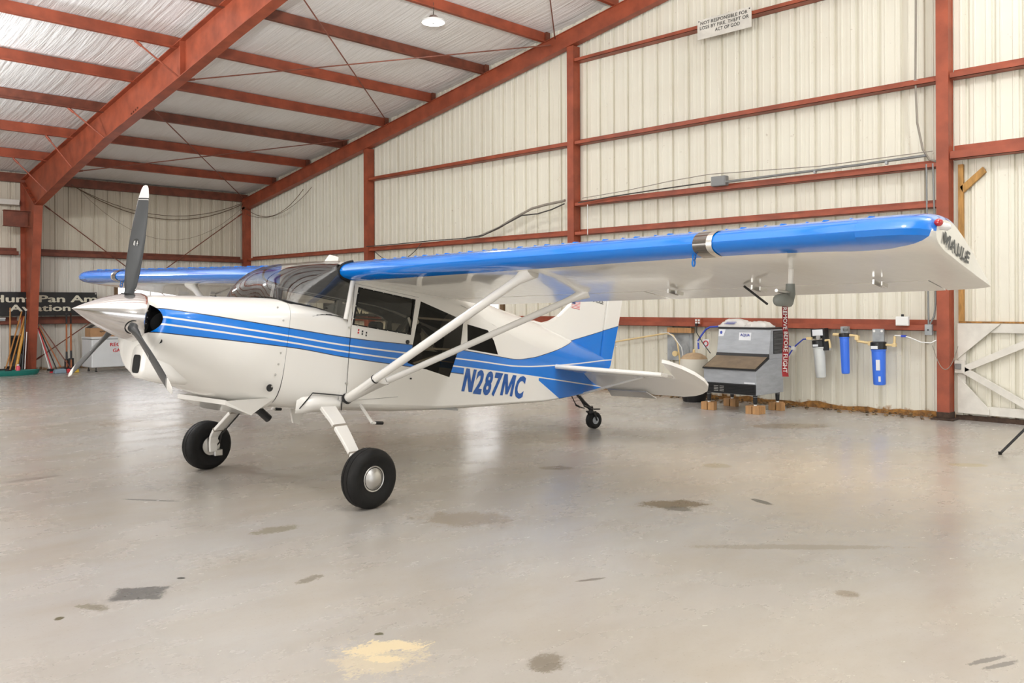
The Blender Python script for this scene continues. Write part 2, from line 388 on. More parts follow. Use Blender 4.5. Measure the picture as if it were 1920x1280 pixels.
def tag(o, label=None, cat=None, group=None, kind=None):
    if label: o['label'] = label
    if cat: o['category'] = cat
    if group: o['group'] = group
    if kind: o['kind'] = kind
    return o
def thing(name, label, cat, loc=(0, 0, 0), rz=0, group=None):
    o = bpy.data.objects.new(name, None); COL.objects.link(o); o.location = loc; o.rotation_euler = (0, 0, rz); o.empty_display_size = .1
    return tag(o, label, cat, group)
def struct(o): o['kind'] = 'structure'; return o
def text2d(body, size=1, offset=0.0, spacing=1.0, shear=0.0, align='LEFT'):
    cu = bpy.data.curves.new('txt', 'FONT'); cu.body = body; cu.size = size; cu.offset = offset; cu.space_character = spacing; cu.shear = shear; cu.align_x = align
    cu.fill_mode = 'FRONT'; cu.resolution_u = 3
    o = bpy.data.objects.new('txt', cu); COL.objects.link(o)
    dg = bpy.context.evaluated_depsgraph_get(); e = o.evaluated_get(dg); me = e.to_mesh()
    V = [(v.co.x, v.co.y) for v in me.vertices]; F = [tuple(p.vertices) for p in me.polygons]
    e.to_mesh_clear(); bpy.data.objects.remove(o); bpy.data.curves.remove(cu)
    return V, F
GLYPH = {'M': [(0, 0), (0, .72), (.26, .72), (.45, .30), (.64, .72), (.90, .72), (.90, 0), (.71, 0), (.71, .44), (.53, .05), (.37, .05), (.19, .44), (.19, 0)],
         'N': [(0, 0), (0, .72), (.22, .72), (.49, .30), (.49, .72), (.68, .72), (.68, 0), (.47, 0), (.19, .44), (.19, 0)]}
def bold2d(body, off=.042, gap=.09, shear=0.0):
    # heavier letters: each glyph outlined a little fatter, the M drawn as its own outline
    V = []; F = []; x = 0.0
    for ch in body:
        if ch in GLYPH:
            g = GLYPH[ch]; tv, _, tf, *_ = delaunay_2d_cdt([Vector(p) for p in g], [], [tuple(range(len(g)))], 1, 1e-5)
            gv, gf = [(p.x, p.y) for p in tv], [tuple(f) for f in tf]
        else: gv, gf = text2d(ch, 1, off)
        x0, x1 = min(p[0] for p in gv), max(p[0] for p in gv)
        F += [tuple(i+len(V) for i in f) for f in gf]; V += [(p[0]-x0+x+shear*p[1], p[1]) for p in gv]; x += x1-x0+gap
    return V, F
def fit(V, x0, x1, y0, y1):
    a, b = min(p[0] for p in V), max(p[0] for p in V); c, d = min(p[1] for p in V), max(p[1] for p in V)
    return [(x0+(p[0]-a)/(b-a)*(x1-x0), y0+(p[1]-c)/(d-c)*(y1-y0)) for p in V]
def lettering(name, body, fn, box, parent, matname, offset=.02, shear=0, mtx=None, spacing=1.0, bold=False):
    V, F = bold2d(body, shear=shear) if bold else text2d(body, 1, 0, spacing, shear)
    if bold: offset = 0
    V2 = []; F2 = []
    for dx, dy in (((0, 0),) if offset < .005 else ((0, 0), (offset, 0), (2*offset, 0), (offset, offset*.6), (offset, -offset*.6))):
        F2 += [tuple(i+len(V2) for i in f) for f in F]; V2 += [(x+dx, y+dy) for x, y in V]
    V3 = fit(V2, *box); n1 = len(V); mb = MB(); P = []
    for i, (x, y) in enumerate(V3):
        p = Vector(fn(x, y)); k = i//n1
        if k:
            e = 1e-3; nn = (Vector(fn(x+e, y))-p).cross(Vector(fn(x, y+e))-p)
            nn = nn.normalized(); nn = nn if nn.y*p.y >= 0 or abs(nn.y) < .5 else -nn; p = p+nn*.0004*k
        P.append(p)
    mb.add(P, F2)
    return mb.build(name, matname, parent, mtx=mtx)
def lin(x, P):
    if x <= P[0][0]: return P[0][1]
    for (a, b), (c, d) in zip(P, P[1:]):
        if x <= c: return b+(d-b)*(x-a)/(c-a)
    return P[-1][1]
def sag(a, b, drop, n=14):
    a, b = Vector(a), Vector(b)
    return [a.lerp(b, i/n)-Vector((0, 0, drop*4*(i/n)*(1-i/n))) for i in range(n+1)]

# ---------------------------------------------------------------- building shell
XW = 11.95           # gable wall sheet
YE = 22.35           # eave wall sheet
SLOPE = .1667
RY = 3.9             # ridge
def rz(y): return 4.41+SLOPE*(22.3-y) if y >= RY else 4.41+SLOPE*(22.3-RY)-SLOPE*(RY-y)   # top of rafters
M['floor'] = floor_mat()
fl = MB().bbox((-14, -15, -.25), (12.3, 22.7, 0)).build('floor', 'floor'); struct(fl)
# roof: one blanket strip per roll of insulation, sagging between purlins
PUR = [20.68-1.637*k for k in range(11)]
PD = .2
ceil_ = bpy.data.objects.new('ceiling', None); COL.objects.link(ceil_); struct(ceil_)
ys = []
edges = [22.5]+PUR+[RY]
for a, b in zip(edges, edges[1:]):
    for i in range(6): ys.append((a+(b-a)*i/6, .035*math.sin(PI*i/6)))
ys.append((RY, 0))
y2 = [(2*RY-y, d) for y, d in reversed(ys[:-1])]
ys += y2
x = -13.0; k = 0
while x < 11.9:
    x1 = min(x+1.22, 12.05); mb = MB(); xs = [x-.02+(x1-x+.04)*i/6 for i in range(7)]
    V = []; 
    for y, d in ys:
        for i, xx in enumerate(xs):
            V.append((xx, y, rz(y)+PD+.012-d+.012*math.sin(PI*i/6)*(1 if k % 2 else -1)*(d*28)+.003*(k % 2)))
    n = 7
    F = [(r*n+c, r*n+c+1, (r+1)*n+c+1, (r+1)*n+c) for r in range(len(ys)-1) for c in range(6)]
    mb.add(V, F); mb.build('insulation_strip', 'ceiling', ceil_, smooth=60)
    x = x1; k += 1

RIB = [(0, 0), (.06, 0), (.066, -.007), (.084, -.007), (.09, 0), (.128, 0), (.138, .034), (.176, .034), (.186, 0), (.225, 0), (.231, -.007), (.249, -.007), (.255, 0), (.305, 0)]
def sheet_profile(w, lap=.004):
    P = []; n = max(1, round(w/.305))
    for r in range(n):
        for (u, d) in RIB[(0 if r == 0 else 1):]: P.append((r*.305+u, d))
    k = w/(n*.305)
    P = [(u*k, d) for u, d in P]
    P[0] = (0.0, -lap); P.insert(1, (.0015, 0.0))
    return P
def panel(parent, fn, w, z0, ztop, matname, name='wall_panel'):
    P = sheet_profile(w); n = len(P); nz = 2
    V = [fn(u, d, z0) for u, d in P]+[fn(u, d, ztop(u)) for u, d in P]
    F = [(i, i+1, n+i+1, n+i) for i in range(n-1)]
    return MB().add(V, F).build(name, matname, parent)
wb = bpy.data.objects.new('wall_back', None); COL.objects.link(wb); struct(wb)
y = 22.33; W = .915
while y > 3.83:
    w = min(W, y-3.83)
    if w < .1: break
    # two daylit openings are cut out for window_1
    yy = y
    if yy <= 13.7 and yy-w >= 12.2-.02:
        panel(wb, lambda u, d, z, yy=yy: (XW+d, yy-u, z), w, 0.0, lambda u: .86, 'wall')
        panel(wb, lambda u, d, z, yy=yy: (XW+d, yy-u, z), w, 2.0, lambda u, yy=yy: rz(yy-u)+.27, 'wall')
    else:
        panel(wb, lambda u, d, z, yy=yy: (XW+d, yy-u, z), w, 0.0, lambda u, yy=yy: rz(yy-u)+.27, 'wall')
    y -= w
# right of the last column: wall above the sliding door
y = 3.83
while y > -13:
    w = W; yy = y
    panel(wb, lambda u, d, z, yy=yy: (XW+d, yy-u, z), w, 3.36, lambda u, yy=yy: rz(yy-u)+.27, 'wall')
    y -= w
wl = bpy.data.objects.new('wall_left', None); COL.objects.link(wl); struct(wl)
x = 12.0
while x > -1.5:
    xx = x
    lowtop = 2.80
    if 8.3 < xx-W/2 < 10.2:
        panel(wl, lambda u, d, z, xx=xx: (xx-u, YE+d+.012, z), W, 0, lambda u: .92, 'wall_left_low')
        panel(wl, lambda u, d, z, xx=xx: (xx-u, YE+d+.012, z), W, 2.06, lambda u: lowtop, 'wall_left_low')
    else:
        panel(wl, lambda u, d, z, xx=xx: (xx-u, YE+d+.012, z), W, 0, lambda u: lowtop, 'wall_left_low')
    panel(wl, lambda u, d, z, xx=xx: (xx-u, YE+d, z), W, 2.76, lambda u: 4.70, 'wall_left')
    x -= W
MB().bbox((-13, YE, 0), (-1.5, YE+.1, 4.6)).build('wall_left_far', 'wall_left_low', wl)
# the unseen walls behind the camera, with their open doorways
wf = MB()
for lo, hi in (((-13.1, 12, 0), (-13, 22.4, 6)), ((-13.1, -14.6, 0), (-13, -4, 6)), ((-13.1, -4, 5.2), (-13, 12, 7.6))): wf.bbox(lo, hi)
struct(wf.build('wall_front', 'wall'))
wr = MB()
for lo, hi in (((-13, -14.7, 0), (-7, -14.6, 4.6)), ((11, -14.7, 0), (12, -14.6, 4.6))): wr.bbox(lo, hi)
struct(wr.build('wall_right', 'wall'))
MB().bbox((11.95, -14.6, 0), (12.05, 1.0, 3.3)).build('wall_panel', 'wall', wb)

def window(n, fn, u0, u1, z0, z1):
    """frame with mullions and daylit panes; fn(u, depth, z), depth into the room"""
    w = bpy.data.objects.new('window_%d' % n, None); COL.objects.link(w); struct(w)
    f = MB()
    def bx(a, b, c, d, t0=-.04, t1=.05):
        P = [fn(u, t, z) for u in (a, b) for t in (t0, t1) for z in (c, d)]
        f.add(P, [(0, 1, 3, 2), (4, 6, 7, 5), (0, 4, 5, 1), (2, 3, 7, 6), (0, 2, 6, 4), (1, 5, 7, 3)])
    bx(u0, u0+.08, z0, z1); bx(u1-.08, u1, z0, z1); bx(u0, u1, z0, z0+.06); bx(u0, u1, z1-.06, z1)
    um = (u0+u1)/2
    f.build('window_frame', 'brown_frame', w)
    g = f; f = MB(); bx(um-.015, um+.015, z0+.06, z1-.06, -.03, .02); f.build('mullion', 'white', w)
    for a, b in ((u0+.08, um-.015), (um+.015, u1-.08)):
        MB().add([fn(a, -.02, z0+.06), fn(b, -.02, z0+.06), fn(b, -.02, z1-.06), fn(a, -.02, z1-.06)], [(0, 1, 2, 3)]).build('pane', 'window_glow', w)
window(1, lambda u, t, z: (XW-t, u, z), 12.1, 13.55, .86, 2.02)
window(2, lambda u, t, z: (u, YE-t, z), 8.35, 10.15, .92, 2.08)

# ---------------------------------------------------------------- steel frame
def girt(fn, a, b, z, label, mat_='steel_red', h=.06, depth=.17):
    """Z girt: web lying flat, front flange and back flange; fn(u, t, z) with t = distance from the sheet"""
    o = thing('wall_girt', label, 'girt', fn(a, 0, z))
    inv = Vector(fn(a, 0, z))
    def strip(p, name, m):
        V = [Vector(fn(a, t, zz))-inv for t, zz in p]+[Vector(fn(b, t, zz))-inv for t, zz in p]; n = len(p)
        MB().add(V, [(i, (i+1) % n, n+(i+1) % n, n+i) for i in range(n)]+[tuple(range(n)), tuple(range(2*n-1, n-1, -1))]).build(name, m, o)
    th = .006
    strip([(0, z), (depth, z), (depth, z+th), (0, z+th)], 'web', mat_)
    strip([(depth-th, z), (depth, z), (depth, z+h), (depth-th, z+h)], 'front_flange', mat_)
    strip([(.0, z), (th, z), (th, z+h*1.9), (.0, z+h*1.9)], 'back_flange', mat_)
    return o
gx = lambda u, t, z: (XW-.005-t, u, z)
gy = lambda u, t, z: (u, YE-.005-t, z)
cols = [3.84, 10.13, 16.35, 22.05]
nm = {3.84: 'nearest gable column', 10.13: 'middle gable column', 16.35: 'far gable column'}
bays = [((3.99, 10.13), 'right-hand bay'), ((10.28, 16.35), 'middle bay'), ((16.5, 22.0), 'far bay beside the corner')]
lev = [(1.135, 'lowest'), (2.73, 'second lowest'), (3.25, 'third lowest'), (4.35, 'fourth lowest'), (5.83, 'topmost')]
for (a, b), bn in bays:
    for z, ln in lev:
        if z > rz(b)-.3: 
            continue
        if z == 3.25 and a != 3.99: continue
        o = girt(gx, a, b, z, 'red %s wall girt of the gable wall in the %s' % (ln, bn), 'steel_red', .06 if z > 1.2 else .075)
for z, ln in ((3.33, 'heavier red girt above the sliding door, right of the nearest gable column'), (4.36, 'thin red girt high on the wall right of the nearest gable column')):
    girt(gx, 0.5, 3.83, z, ln, 'steel_red', .07 if z > 4 else .1)
for (a, b), bn in (((6.45, 11.75), 'right of the main frame column'), ((1.0, 6.15), 'left of the main frame column')):
    for z, ln in ((1.08, 'low'), (2.68, 'middle')):
        girt(gy, a, b, z, 'dark red %s girt on the left wall, %s' % (ln, bn), 'steel_brown', .09)
# gable columns: box columns with cap and base plates
for y, zt, lb in ((3.84, rz(3.9)-.32, 'red steel gable column nearest the camera, beside the water filters'), (10.13, rz(10.2)-.32, 'red steel gable column in the middle, rising behind the near wing'), (16.35, rz(16.4)-.32, 'red steel gable column standing behind the cabin roof'), (22.08, 4.2, 'red steel corner column where the two walls meet')):
    o = thing('steel_column', lb, 'column', (11.85, y+.075, 0))
    w = .15
    MB().bbox((-.1, -w/2, .02), (-.092, w/2, zt)).build('front_flange', 'steel_red', o)
    MB().bbox((-.092, -w/2+.004, .02), (.09, -w/2+.012, zt)).build('side_web', 'steel_red', o)
    MB().bbox((-.092, w/2-.012, .02), (.09, w/2-.004, zt)).build('side_web', 'steel_red', o)
    MB().bbox((.06, -w/2-.003, .02), (.075, -w/2+.004, zt)).build('lip', 'steel_red', o)
    MB().bbox((-.1, -w/2, zt), (.09, w/2, zt+.015)).build('cap_plate', 'steel_red', o)
    bp = MB(); bp.bbox((-.16, -w/2-.06, 0), (.1, w/2+.06, .02)); bp.build('base_plate', 'plate', o)
    MB().bbox((-.106, -w/2-.006, .02), (.09, w/2+.006, .10)).build('rusted_foot', 'plate', o, bevel=.004)
# gable rafters
def rafter_gable(y0, y1, label):
    o = thing('gable_rafter', label, 'rafter', (11.8, y0, rz(y0)))
    def pl(t0, t1, dz0, dz1, name):
        V = []
        for y in (y0, y1):
            for t in (t0, t1):
                for dz in (dz0, dz1): V.append((t, y-y0, rz(y)+dz-rz(y0)))
        MB().add(V, [(0, 1, 3, 2), (4, 6, 7, 5), (0, 4, 5, 1), (2, 3, 7, 6), (0, 2, 6, 4), (1, 5, 7, 3)]).build(name, 'steel_red', o)
    pl(-.075, .075, -.012, 0, 'top_flange'); pl(-.075, .075, -.30, -.288, 'bottom_flange'); pl(-.05, -.04, -.29, -.01, 'web')
rafter_gable(22.25, RY, 'red rafter running up along the gable wall under the roof edge')
rafter_gable(RY, -14, 'red gable rafter falling away beyond the ridge, outside the view')
# main frame: tapered column and rafter
FX = 6.3
o = thing('frame_column', 'tapered red frame column standing at the left wall by the tools', 'column', (FX, 22.0, 0))
def qpl(parent, pts, x0, x1, name, m='steel_red', off=(FX, 22.0, 0)):
    n = len(pts); V = [(x0-off[0], p[0]-off[1], p[1]-off[2]) for p in pts]+[(x1-off[0], p[0]-off[1], p[1]-off[2]) for p in pts]
    return MB().add(V, [tuple(range(n-1, -1, -1)), tuple(range(n, 2*n))]+[(i, (i+1) % n, n+(i+1) % n, n+i) for i in range(n)]).build(name, m, parent)
qpl(o, [(22.25, .02), (21.8, .02), (21.27, 3.78), (22.25, 4.4)], FX-.006, FX+.006, 'web')
qpl(o, [(21.8, .02), (21.788, .02), (21.255, 3.78), (21.268, 3.78)], FX-.09, FX+.09, 'inner_flange')
qpl(o, [(22.25, .02), (22.262, .02), (22.262, 4.4), (22.25, 4.4)], FX-.09, FX+.09, 'outer_flange')
qpl(o, [(21.27, 3.78), (21.28, 3.80), (22.25, 4.41), (22.25, 4.39)], FX-.09, FX+.09, 'knee_plate')
qpl(o, [(22.3, 0), (21.7, 0), (21.7, .02), (22.3, .02)], FX-.13, FX+.13, 'base_plate', 'plate')
for k in range(6):
    a = k/5; MB().tube([(-.06, 21.36+a*.8-22, 3.87+a*.5), (-.02, 21.36+a*.8-22+.02, 3.87+a*.5-.05)], .018, 6).build('knee_bolt', 'steel_brown', o)
o = thing('frame_rafter', 'deep tapered red rafter crossing overhead from the left wall column', 'rafter', (FX, 22.0, 0))
BOT = [(21.255, 3.78), (18.93, 4.31), (17.07, 4.70), (14.97, 5.05), (13.91, 5.23), (12.09, 5.56), (10.89, 5.76), (RY, 6.9)]
TOP = [(22.25, rz(22.25)), (18.93, rz(18.93)), (17.07, rz(17.07)), (14.97, rz(14.97)), (13.91, rz(13.91)), (12.09, rz(12.09)), (10.89, rz(10.89)), (RY, rz(RY))]
mb = MB(); V = []
for p in BOT: V.append((-.005, p[0]-22, p[1]))
for p in TOP: V.append((-.005, p[0]-22, p[1]))
n = len(BOT); V2 = [(.005, p[1], p[2]) for p in V]
mb.add(V, [(i, i+1, n+i+1, n+i) for i in range(n-1)]).add(V2, [(i, n+i, n+i+1, i+1) for i in range(n-1)]); mb.build('web', 'steel_red', o)
for nme, L_, s_ in (('bottom_flange', BOT, -1), ('top_flange', TOP, 1)):
    mb = MB(); rings = []
    for p in L_: rings.append([(-.095, p[0]-22, p[1]), (.095, p[0]-22, p[1]), (.095, p[0]-22, p[1]+.014*s_), (-.095, p[0]-22, p[1]+.014*s_)])
    mb.loft(rings); mb.build(nme, 'steel_red', o)
MB().bbox((-.09, 13.8-22-.006, 5.25), (.09, 13.8-22+.006, rz(13.8))).build('stiffener_plate', 'steel_red', o)
for k in range(4):
    MB().box((-.1, 15.5+k*.09-22, 5.0-.02*k), (.02, .03, .03)).build('splice_bolt', 'steel_brown', o)
# purlins over the frames
ordn = ['lowest', 'second', 'third', 'fourth', 'fifth', 'sixth', 'seventh', 'eighth', 'ninth', 'tenth', 'eleventh']
for k, y in enumerate(PUR):
    z = rz(y)
    o = thing('roof_purlin', 'red %s roof purlin counted upward from the left wall eave' % ordn[k], 'purlin', (11.9, y, z))
    x0 = -13+1-12
    m = 'steel_brown' if k in (2, 5) else 'steel_red'
    MB().bbox((-24, -.004, .0), (0, .004, PD)).build('web', m, o)
    MB().bbox((-24, -.07, .0), (0, -.004, .007)).build('bottom_flange', m, o)
    MB().bbox((-24, .004, PD-.007), (0, .07, PD)).build('top_flange', m, o)
    MB().bbox((-24, -.07, .007), (0, -.064, .025)).build('lip', m, o)
    if 3 <= k <= 6 or k < 3:
        MB().bbox((11.9-12.0-.02, -.06, .0), (11.9-12.0+.02+.06, -.03, PD)).build('end_clip', 'steel_brown', o)
o = thing('eave_strut', 'dark red eave strut along the top of the left wall', 'purlin', (11.9, 22.2, 4.37))
MB().bbox((-24, -.005, 0), (0, .005, .2)).build('web', 'steel_brown', o)
MB().bbox((-24, .005, 0), (0, .12, .008)).build('bottom_flange', 'steel_brown', o); MB().bbox((-24, .005, .192), (0, .12, .2)).build('top_flange', 'steel_brown', o)
def rod(a, b, r, label, name='brace_rod', m='steel_brown', cat='brace'):
    a = Vector(a); o = MB().tube([(0, 0, 0), Vector(b)-a], r, 6).build(name, m); o.location = a
    # turnbuckle-like end washers belong to the rod mesh as a child part
    d = (Vector(b)-a).normalized()
    MB().tube([d*.03, d*.16], r*1.7, 6).build('end_nut', m, o)
    return tag(o, label, cat)
rod((6.38, 10.46, 5.80), (11.65, 15.45, 5.53), .011, 'thin red roof brace rod crossing below the hanging lamp')
rod((6.38, 13.99, 5.24), (11.65, 10.58, 6.20), .011, 'thin red roof brace rod rising to the right above the cabin')
rod((6.38, 15.35, 5.02), (11.65, 22.0, 4.46), .011, 'thin red roof brace rod running down into the far wall corner')
rod((6.38, 19.19, 4.30), (11.65, 16.92, 5.35), .011, 'thin red roof brace rod rising to the right from the frame knee')
rod((6.38, 6.1, 6.4), (11.65, 10.47, 6.29), .011, 'thin red roof brace rod right of the hanging lamp')
for i, (a, b, lb) in enumerate((((5.59, 14.13, 5.79), (6.22, 13.87, 5.24), 'topmost'), ((5.65, 17.41, 5.25), (6.22, 17.12, 4.70), 'second highest'), ((5.77, 19.04, 4.97), (6.22, 18.87, 4.33), 'second lowest'), ((5.62, 20.68, 4.69), (6.22, 20.46, 4.0), 'lowest'))):
    rod(a, b, .014, 'slanting red flange brace under the big rafter, %s of the four' % lb, 'flange_brace', 'steel_red')
rod((6.69, 22.15, 3.87), (10.6, 22.15, .98), .012, 'dark brace rod falling right from the frame knee across the left wall')
rod((11.72, 22.15, 4.04), (8.0, 22.15, 1.3), .012, 'dark brace rod falling left from the corner column across the left wall')
rod((6.5, 22.15, .25), (7.98, 22.15, 1.29), .012, 'dark brace rod low on the left wall behind the tools and freezer')
o = thing('bracket_beam', 'short red beam stub bracketed to the left of the frame column', 'beam', (6.02, 21.75, 3.30))
MB().bbox((-.3, -.006, .01), (.2, .006, .35)).build('web', 'steel_brown', o); MB().bbox((-.3, -.08, .35), (.24, .08, .365)).build('top_flange', 'steel_brown', o); MB().bbox((-.3, -.08, 0), (.24, .08, .012)).build('bottom_flange', 'steel_brown', o)
o = MB().bbox((5.2, 22.1, 3.83), (6.15, 22.3, 3.95)).build('wooden_ledge', 'whitewood', bevel=.005); tag(o, 'weathered pale wooden ledge on the left wall above the red beam stub', 'ledge')

# ---------------------------------------------------------------- sliding door at the right
dr = bpy.data.objects.new('door_1', None); COL.objects.link(dr); struct(dr)
y = 3.80
for i in range(4):
    yy = y; panel(dr, lambda u, d, z, yy=yy: (XW+.03+d, yy-u, z), .8, .015, lambda u: 3.5, 'wall', 'door_panel'); y -= .8
fx = lambda u, v, t: (XW+.02-t, u, v)
def plank(poly, t0, t1, name, m='whitewood'): return MB().prism(poly, t0, t1, fx).build(name, m, dr, bevel=.003)
MB().bbox((XW-.02, .6, 0), (XW+.08, 3.82, .06)).build('door_gap_block', 'plate', dr)  # dark box added to block the bright gap under the door
MB().bbox((XW+.005, 3.74, .0), (XW+.06, 4.05, 7.2)).build('wall_panel', 'wall', wb)
plank([(3.79, .09), (3.70, .09), (3.70, 1.24), (3.79, 1.24)], 0, .045, 'door_stile')
plank([(3.70, 1.12), (.7, 1.12), (.7, 1.24), (3.70, 1.24)], 0, .045, 'top_rail')
plank([(3.70, .08), (.7, .08), (.7, .19), (3.70, .19)], 0, .045, 'bottom_rail')
plank([(3.79, 1.235), (3.29, 1.235), (3.79, .78)], .045, .07, 'gusset'); plank([(3.79, .09), (3.42, .09), (3.42, .16), (3.79, .57)], .045, .07, 'gusset')
plank([(3.73, .69), (3.73, .60), (2.62, 1.14), (2.62, 1.24)], .045, .08, 'door_brace'); plank([(3.73, .70), (3.73, .60), (2.85, .10), (2.85, .20)], .045, .08, 'door_brace')
plank([(3.82, .60), (3.70, .60), (3.70, .76), (3.82, .76)], .05, .085, 'cross_block'); plank([(3.81, .65), (3.74, .65), (3.74, .72), (3.81, .72)], .085, .10, 'door_latch', 'conduit')
plank([(3.78, 1.26), (3.72, 1.26), (3.72, 3.27), (3.78, 3.27)], 0, .06, 'door_post', 'doorpost')
plank([(3.76, 2.98), (3.72, 2.90), (3.45, 3.14), (3.49, 3.21)], .02, .06, 'door_brace', 'doorpost')
plank([(3.78, 1.24), (.7, 1.24), (.7, 1.262), (3.78, 1.262)], -.01, .05, 'ledge_strip', 'rust_orange')

# ---------------------------------------------------------------- the airplane
HD = 3.19712   # heading angle
OX, OY = 3.7313, 6.4464
TA, TZ, PITCH = 1.643, 1.485, math.radians(8.5)
air = thing('airplane', 'white and blue high-wing tailwheel airplane parked on the hangar floor', 'airplane', (OX, OY, 0), HD)
MBODY = Matrix.Translation((TA, 0, TZ)) @ Matrix.Rotation(-PITCH, 4, 'Y')
def B(x, l, h): return (-x, l, h)                       # body station, left, height -> mesh coords of a body-frame part
def body(mb, name, mats, parent=air, smooth=None, bevel=0):
    return mb.build(name, mats, parent, smooth, bevel, MBODY if parent is air else None)
def b2g(x, l, h): return MBODY @ Vector((-x, l, h))
def g2b(a, l, z): return MBODY.inverted() @ Vector((a, l, z))
# -- cross-sections
def sec(x, w, top, bot, nu, nl, hc=0.0, n=40):
    R = []
    for k in range(n):
        a = 2*PI*k/n; c, s_ = math.cos(a), math.sin(a); e = nu if s_ >= 0 else nl
        l = math.copysign(abs(c)**(2/e), c)*w; h = hc+math.copysign(abs(s_)**(2/e), s_)*((top-hc) if s_ >= 0 else (hc-bot))
        R.append(B(x, l, h))
    return R
COWL = [(.455, .355, .125, -.36, 2.0, 1.65), (.465, .372, .145, -.39, 2.05, 1.65), (.51, .395, .168, -.425, 2.2, 1.7), (.63, .43, .188, -.448, 2.5, 1.85), (.85, .47, .217, -.487, 3.0, 2.3), (1.15, .505, .253, -.553, 3.8, 3.2), (1.40, .527, .283, -.598, 4.6, 4.2)]
def bow(ring, k): return [(p[0]-k*(p[1]/.36)**2, p[1], p[2]) for p in ring]
BK = (.03, .03, .025, .012, 0, 0, 0)
mb = MB()
R0 = bow(sec(.462, .338, .105, -.125, 2.0, 2.0, hc=-.01), .03)
mb.loft([R0]+[bow(sec(*c), k) for c, k in zip(COWL, BK)], True, False)
cw = body(mb, 'engine_cowling', 'paint', smooth=50)
mb = MB(); R2 = sec(.70, .29, .08, -.11, 2, 2, hc=-.01); mb.loft([R0, bow(sec(.51, .325, .095, -.115, 2, 2, hc=-.01), .02), R2], True, False)
mb.add(R2, [tuple(range(40))]); mb.build('cooling_inlet', 'matte_black', cw, smooth=50)
# chin scoop with its dark intake on the lower lip
mb = MB(); rings = []
for x, w, t_, b_ in ((.438, .085, -.21, -.415), (.462, .11, -.19, -.437), (.62, .14, -.19, -.462), (.80, .10, -.30, -.455)):
    rings.append([(p[0], p[1]+.135, p[2]) for p in sec(x, w, t_, b_, 3.5, 3.5, hc=(t_+b_)/2, n=24)])
mb.loft(rings); mb.build('chin_scoop', 'white_gloss', cw, smooth=50)
mb = MB(); mb.loft([[(p[0], p[1]+.14, p[2]) for p in sec(x_, w_, -.27, b_, 5, 5, hc=-.335, n=24)] for x_, w_, b_ in ((.434, .052, -.398), (.4375, .056, -.402))])
mb.build('intake_mouth', 'matte_black', cw)
for s in (1,):
    mb = MB()
    for (x, h) in ((1.28, .19), (1.345, .10), (1.355, -.149), (1.35, -.235), (1.335, -.317), (1.315, -.408)): mb.lathe([(0, .009), (.006, .007)], B(x, s*.519, h), (0, s, 0), 8)
    mb.build('cowl_fastener', 'aluminium', cw)['kind'] = 'stuff'
mb = MB(); mb.lathe([(0, .028), (.004, .028), (.005, .02)], B(1.30, .516, -.42), (0, 1, 0), 16); mb.build('drain_port', 'black', cw)
for s in (1,):
    mb = MB(); mb.lathe([(0, .022), (.012, .022), (.012, .016)], B(.505, s*.31, -.155), (.9, s*.45, -.2), 14); mb.build('vent_hole', 'matte_black', cw)
mb = MB(); P = [(1.04, -.548), (1.275, -.635), (1.39, -.49)]
for s in (1, -1): mb.add([B(x, s*(.36 if i < 2 else .47), h) for i, (x, h) in enumerate(P)]+[B(x, s*(.335 if i < 2 else .45), h) for i, (x, h) in enumerate(P)], [(0, 1, 2), (3, 5, 4), (0, 3, 4, 1), (1, 4, 5, 2), (2, 5, 3, 0)])
mb.add([B(1.04, .36, -.54), B(1.04, -.36, -.54), B(1.275, -.36, -.615), B(1.275, .36, -.615), B(1.04, .36, -.575), B(1.04, -.36, -.575), B(1.275, -.36, -.64), B(1.275, .36, -.64)], [(0, 1, 2, 3), (7, 6, 5, 4), (0, 3, 7, 4), (1, 5, 6, 2), (2, 6, 7, 3), (0, 4, 5, 1)])
mb.build('cowl_exit_flap', 'white_gloss', cw)
mb = MB(); mb.tube([B(1.25, .25, -.56), B(1.40, .25, -.60), B(1.50, .25, -.665)], .032, 12); body(mb, 'exhaust_pipe', 'black')
# -- forward fuselage
def WF(x): return lin(x, [(1.4, .527), (1.92, .56), (3.2, .56), (6.25, .045)])
mb = MB()
mb.loft([sec(1.402, .527, .283, -.575, 4.6, 5), sec(1.5, .535, .277, -.57, 5, 6), sec(1.66, .546, .262, -.567, 6, 7), sec(1.80, .554, .24, -.565, 7, 8), sec(1.925, .56, .215, -.565, 8, 9)], True, False)
fu = body(mb, 'fuselage', 'paint', smooth=50)
mb = MB(); mb.add(sec(1.45, .52, .26, -.55, 5, 5), [tuple(range(40))]); mb.build('firewall', 'matte_black', fu)
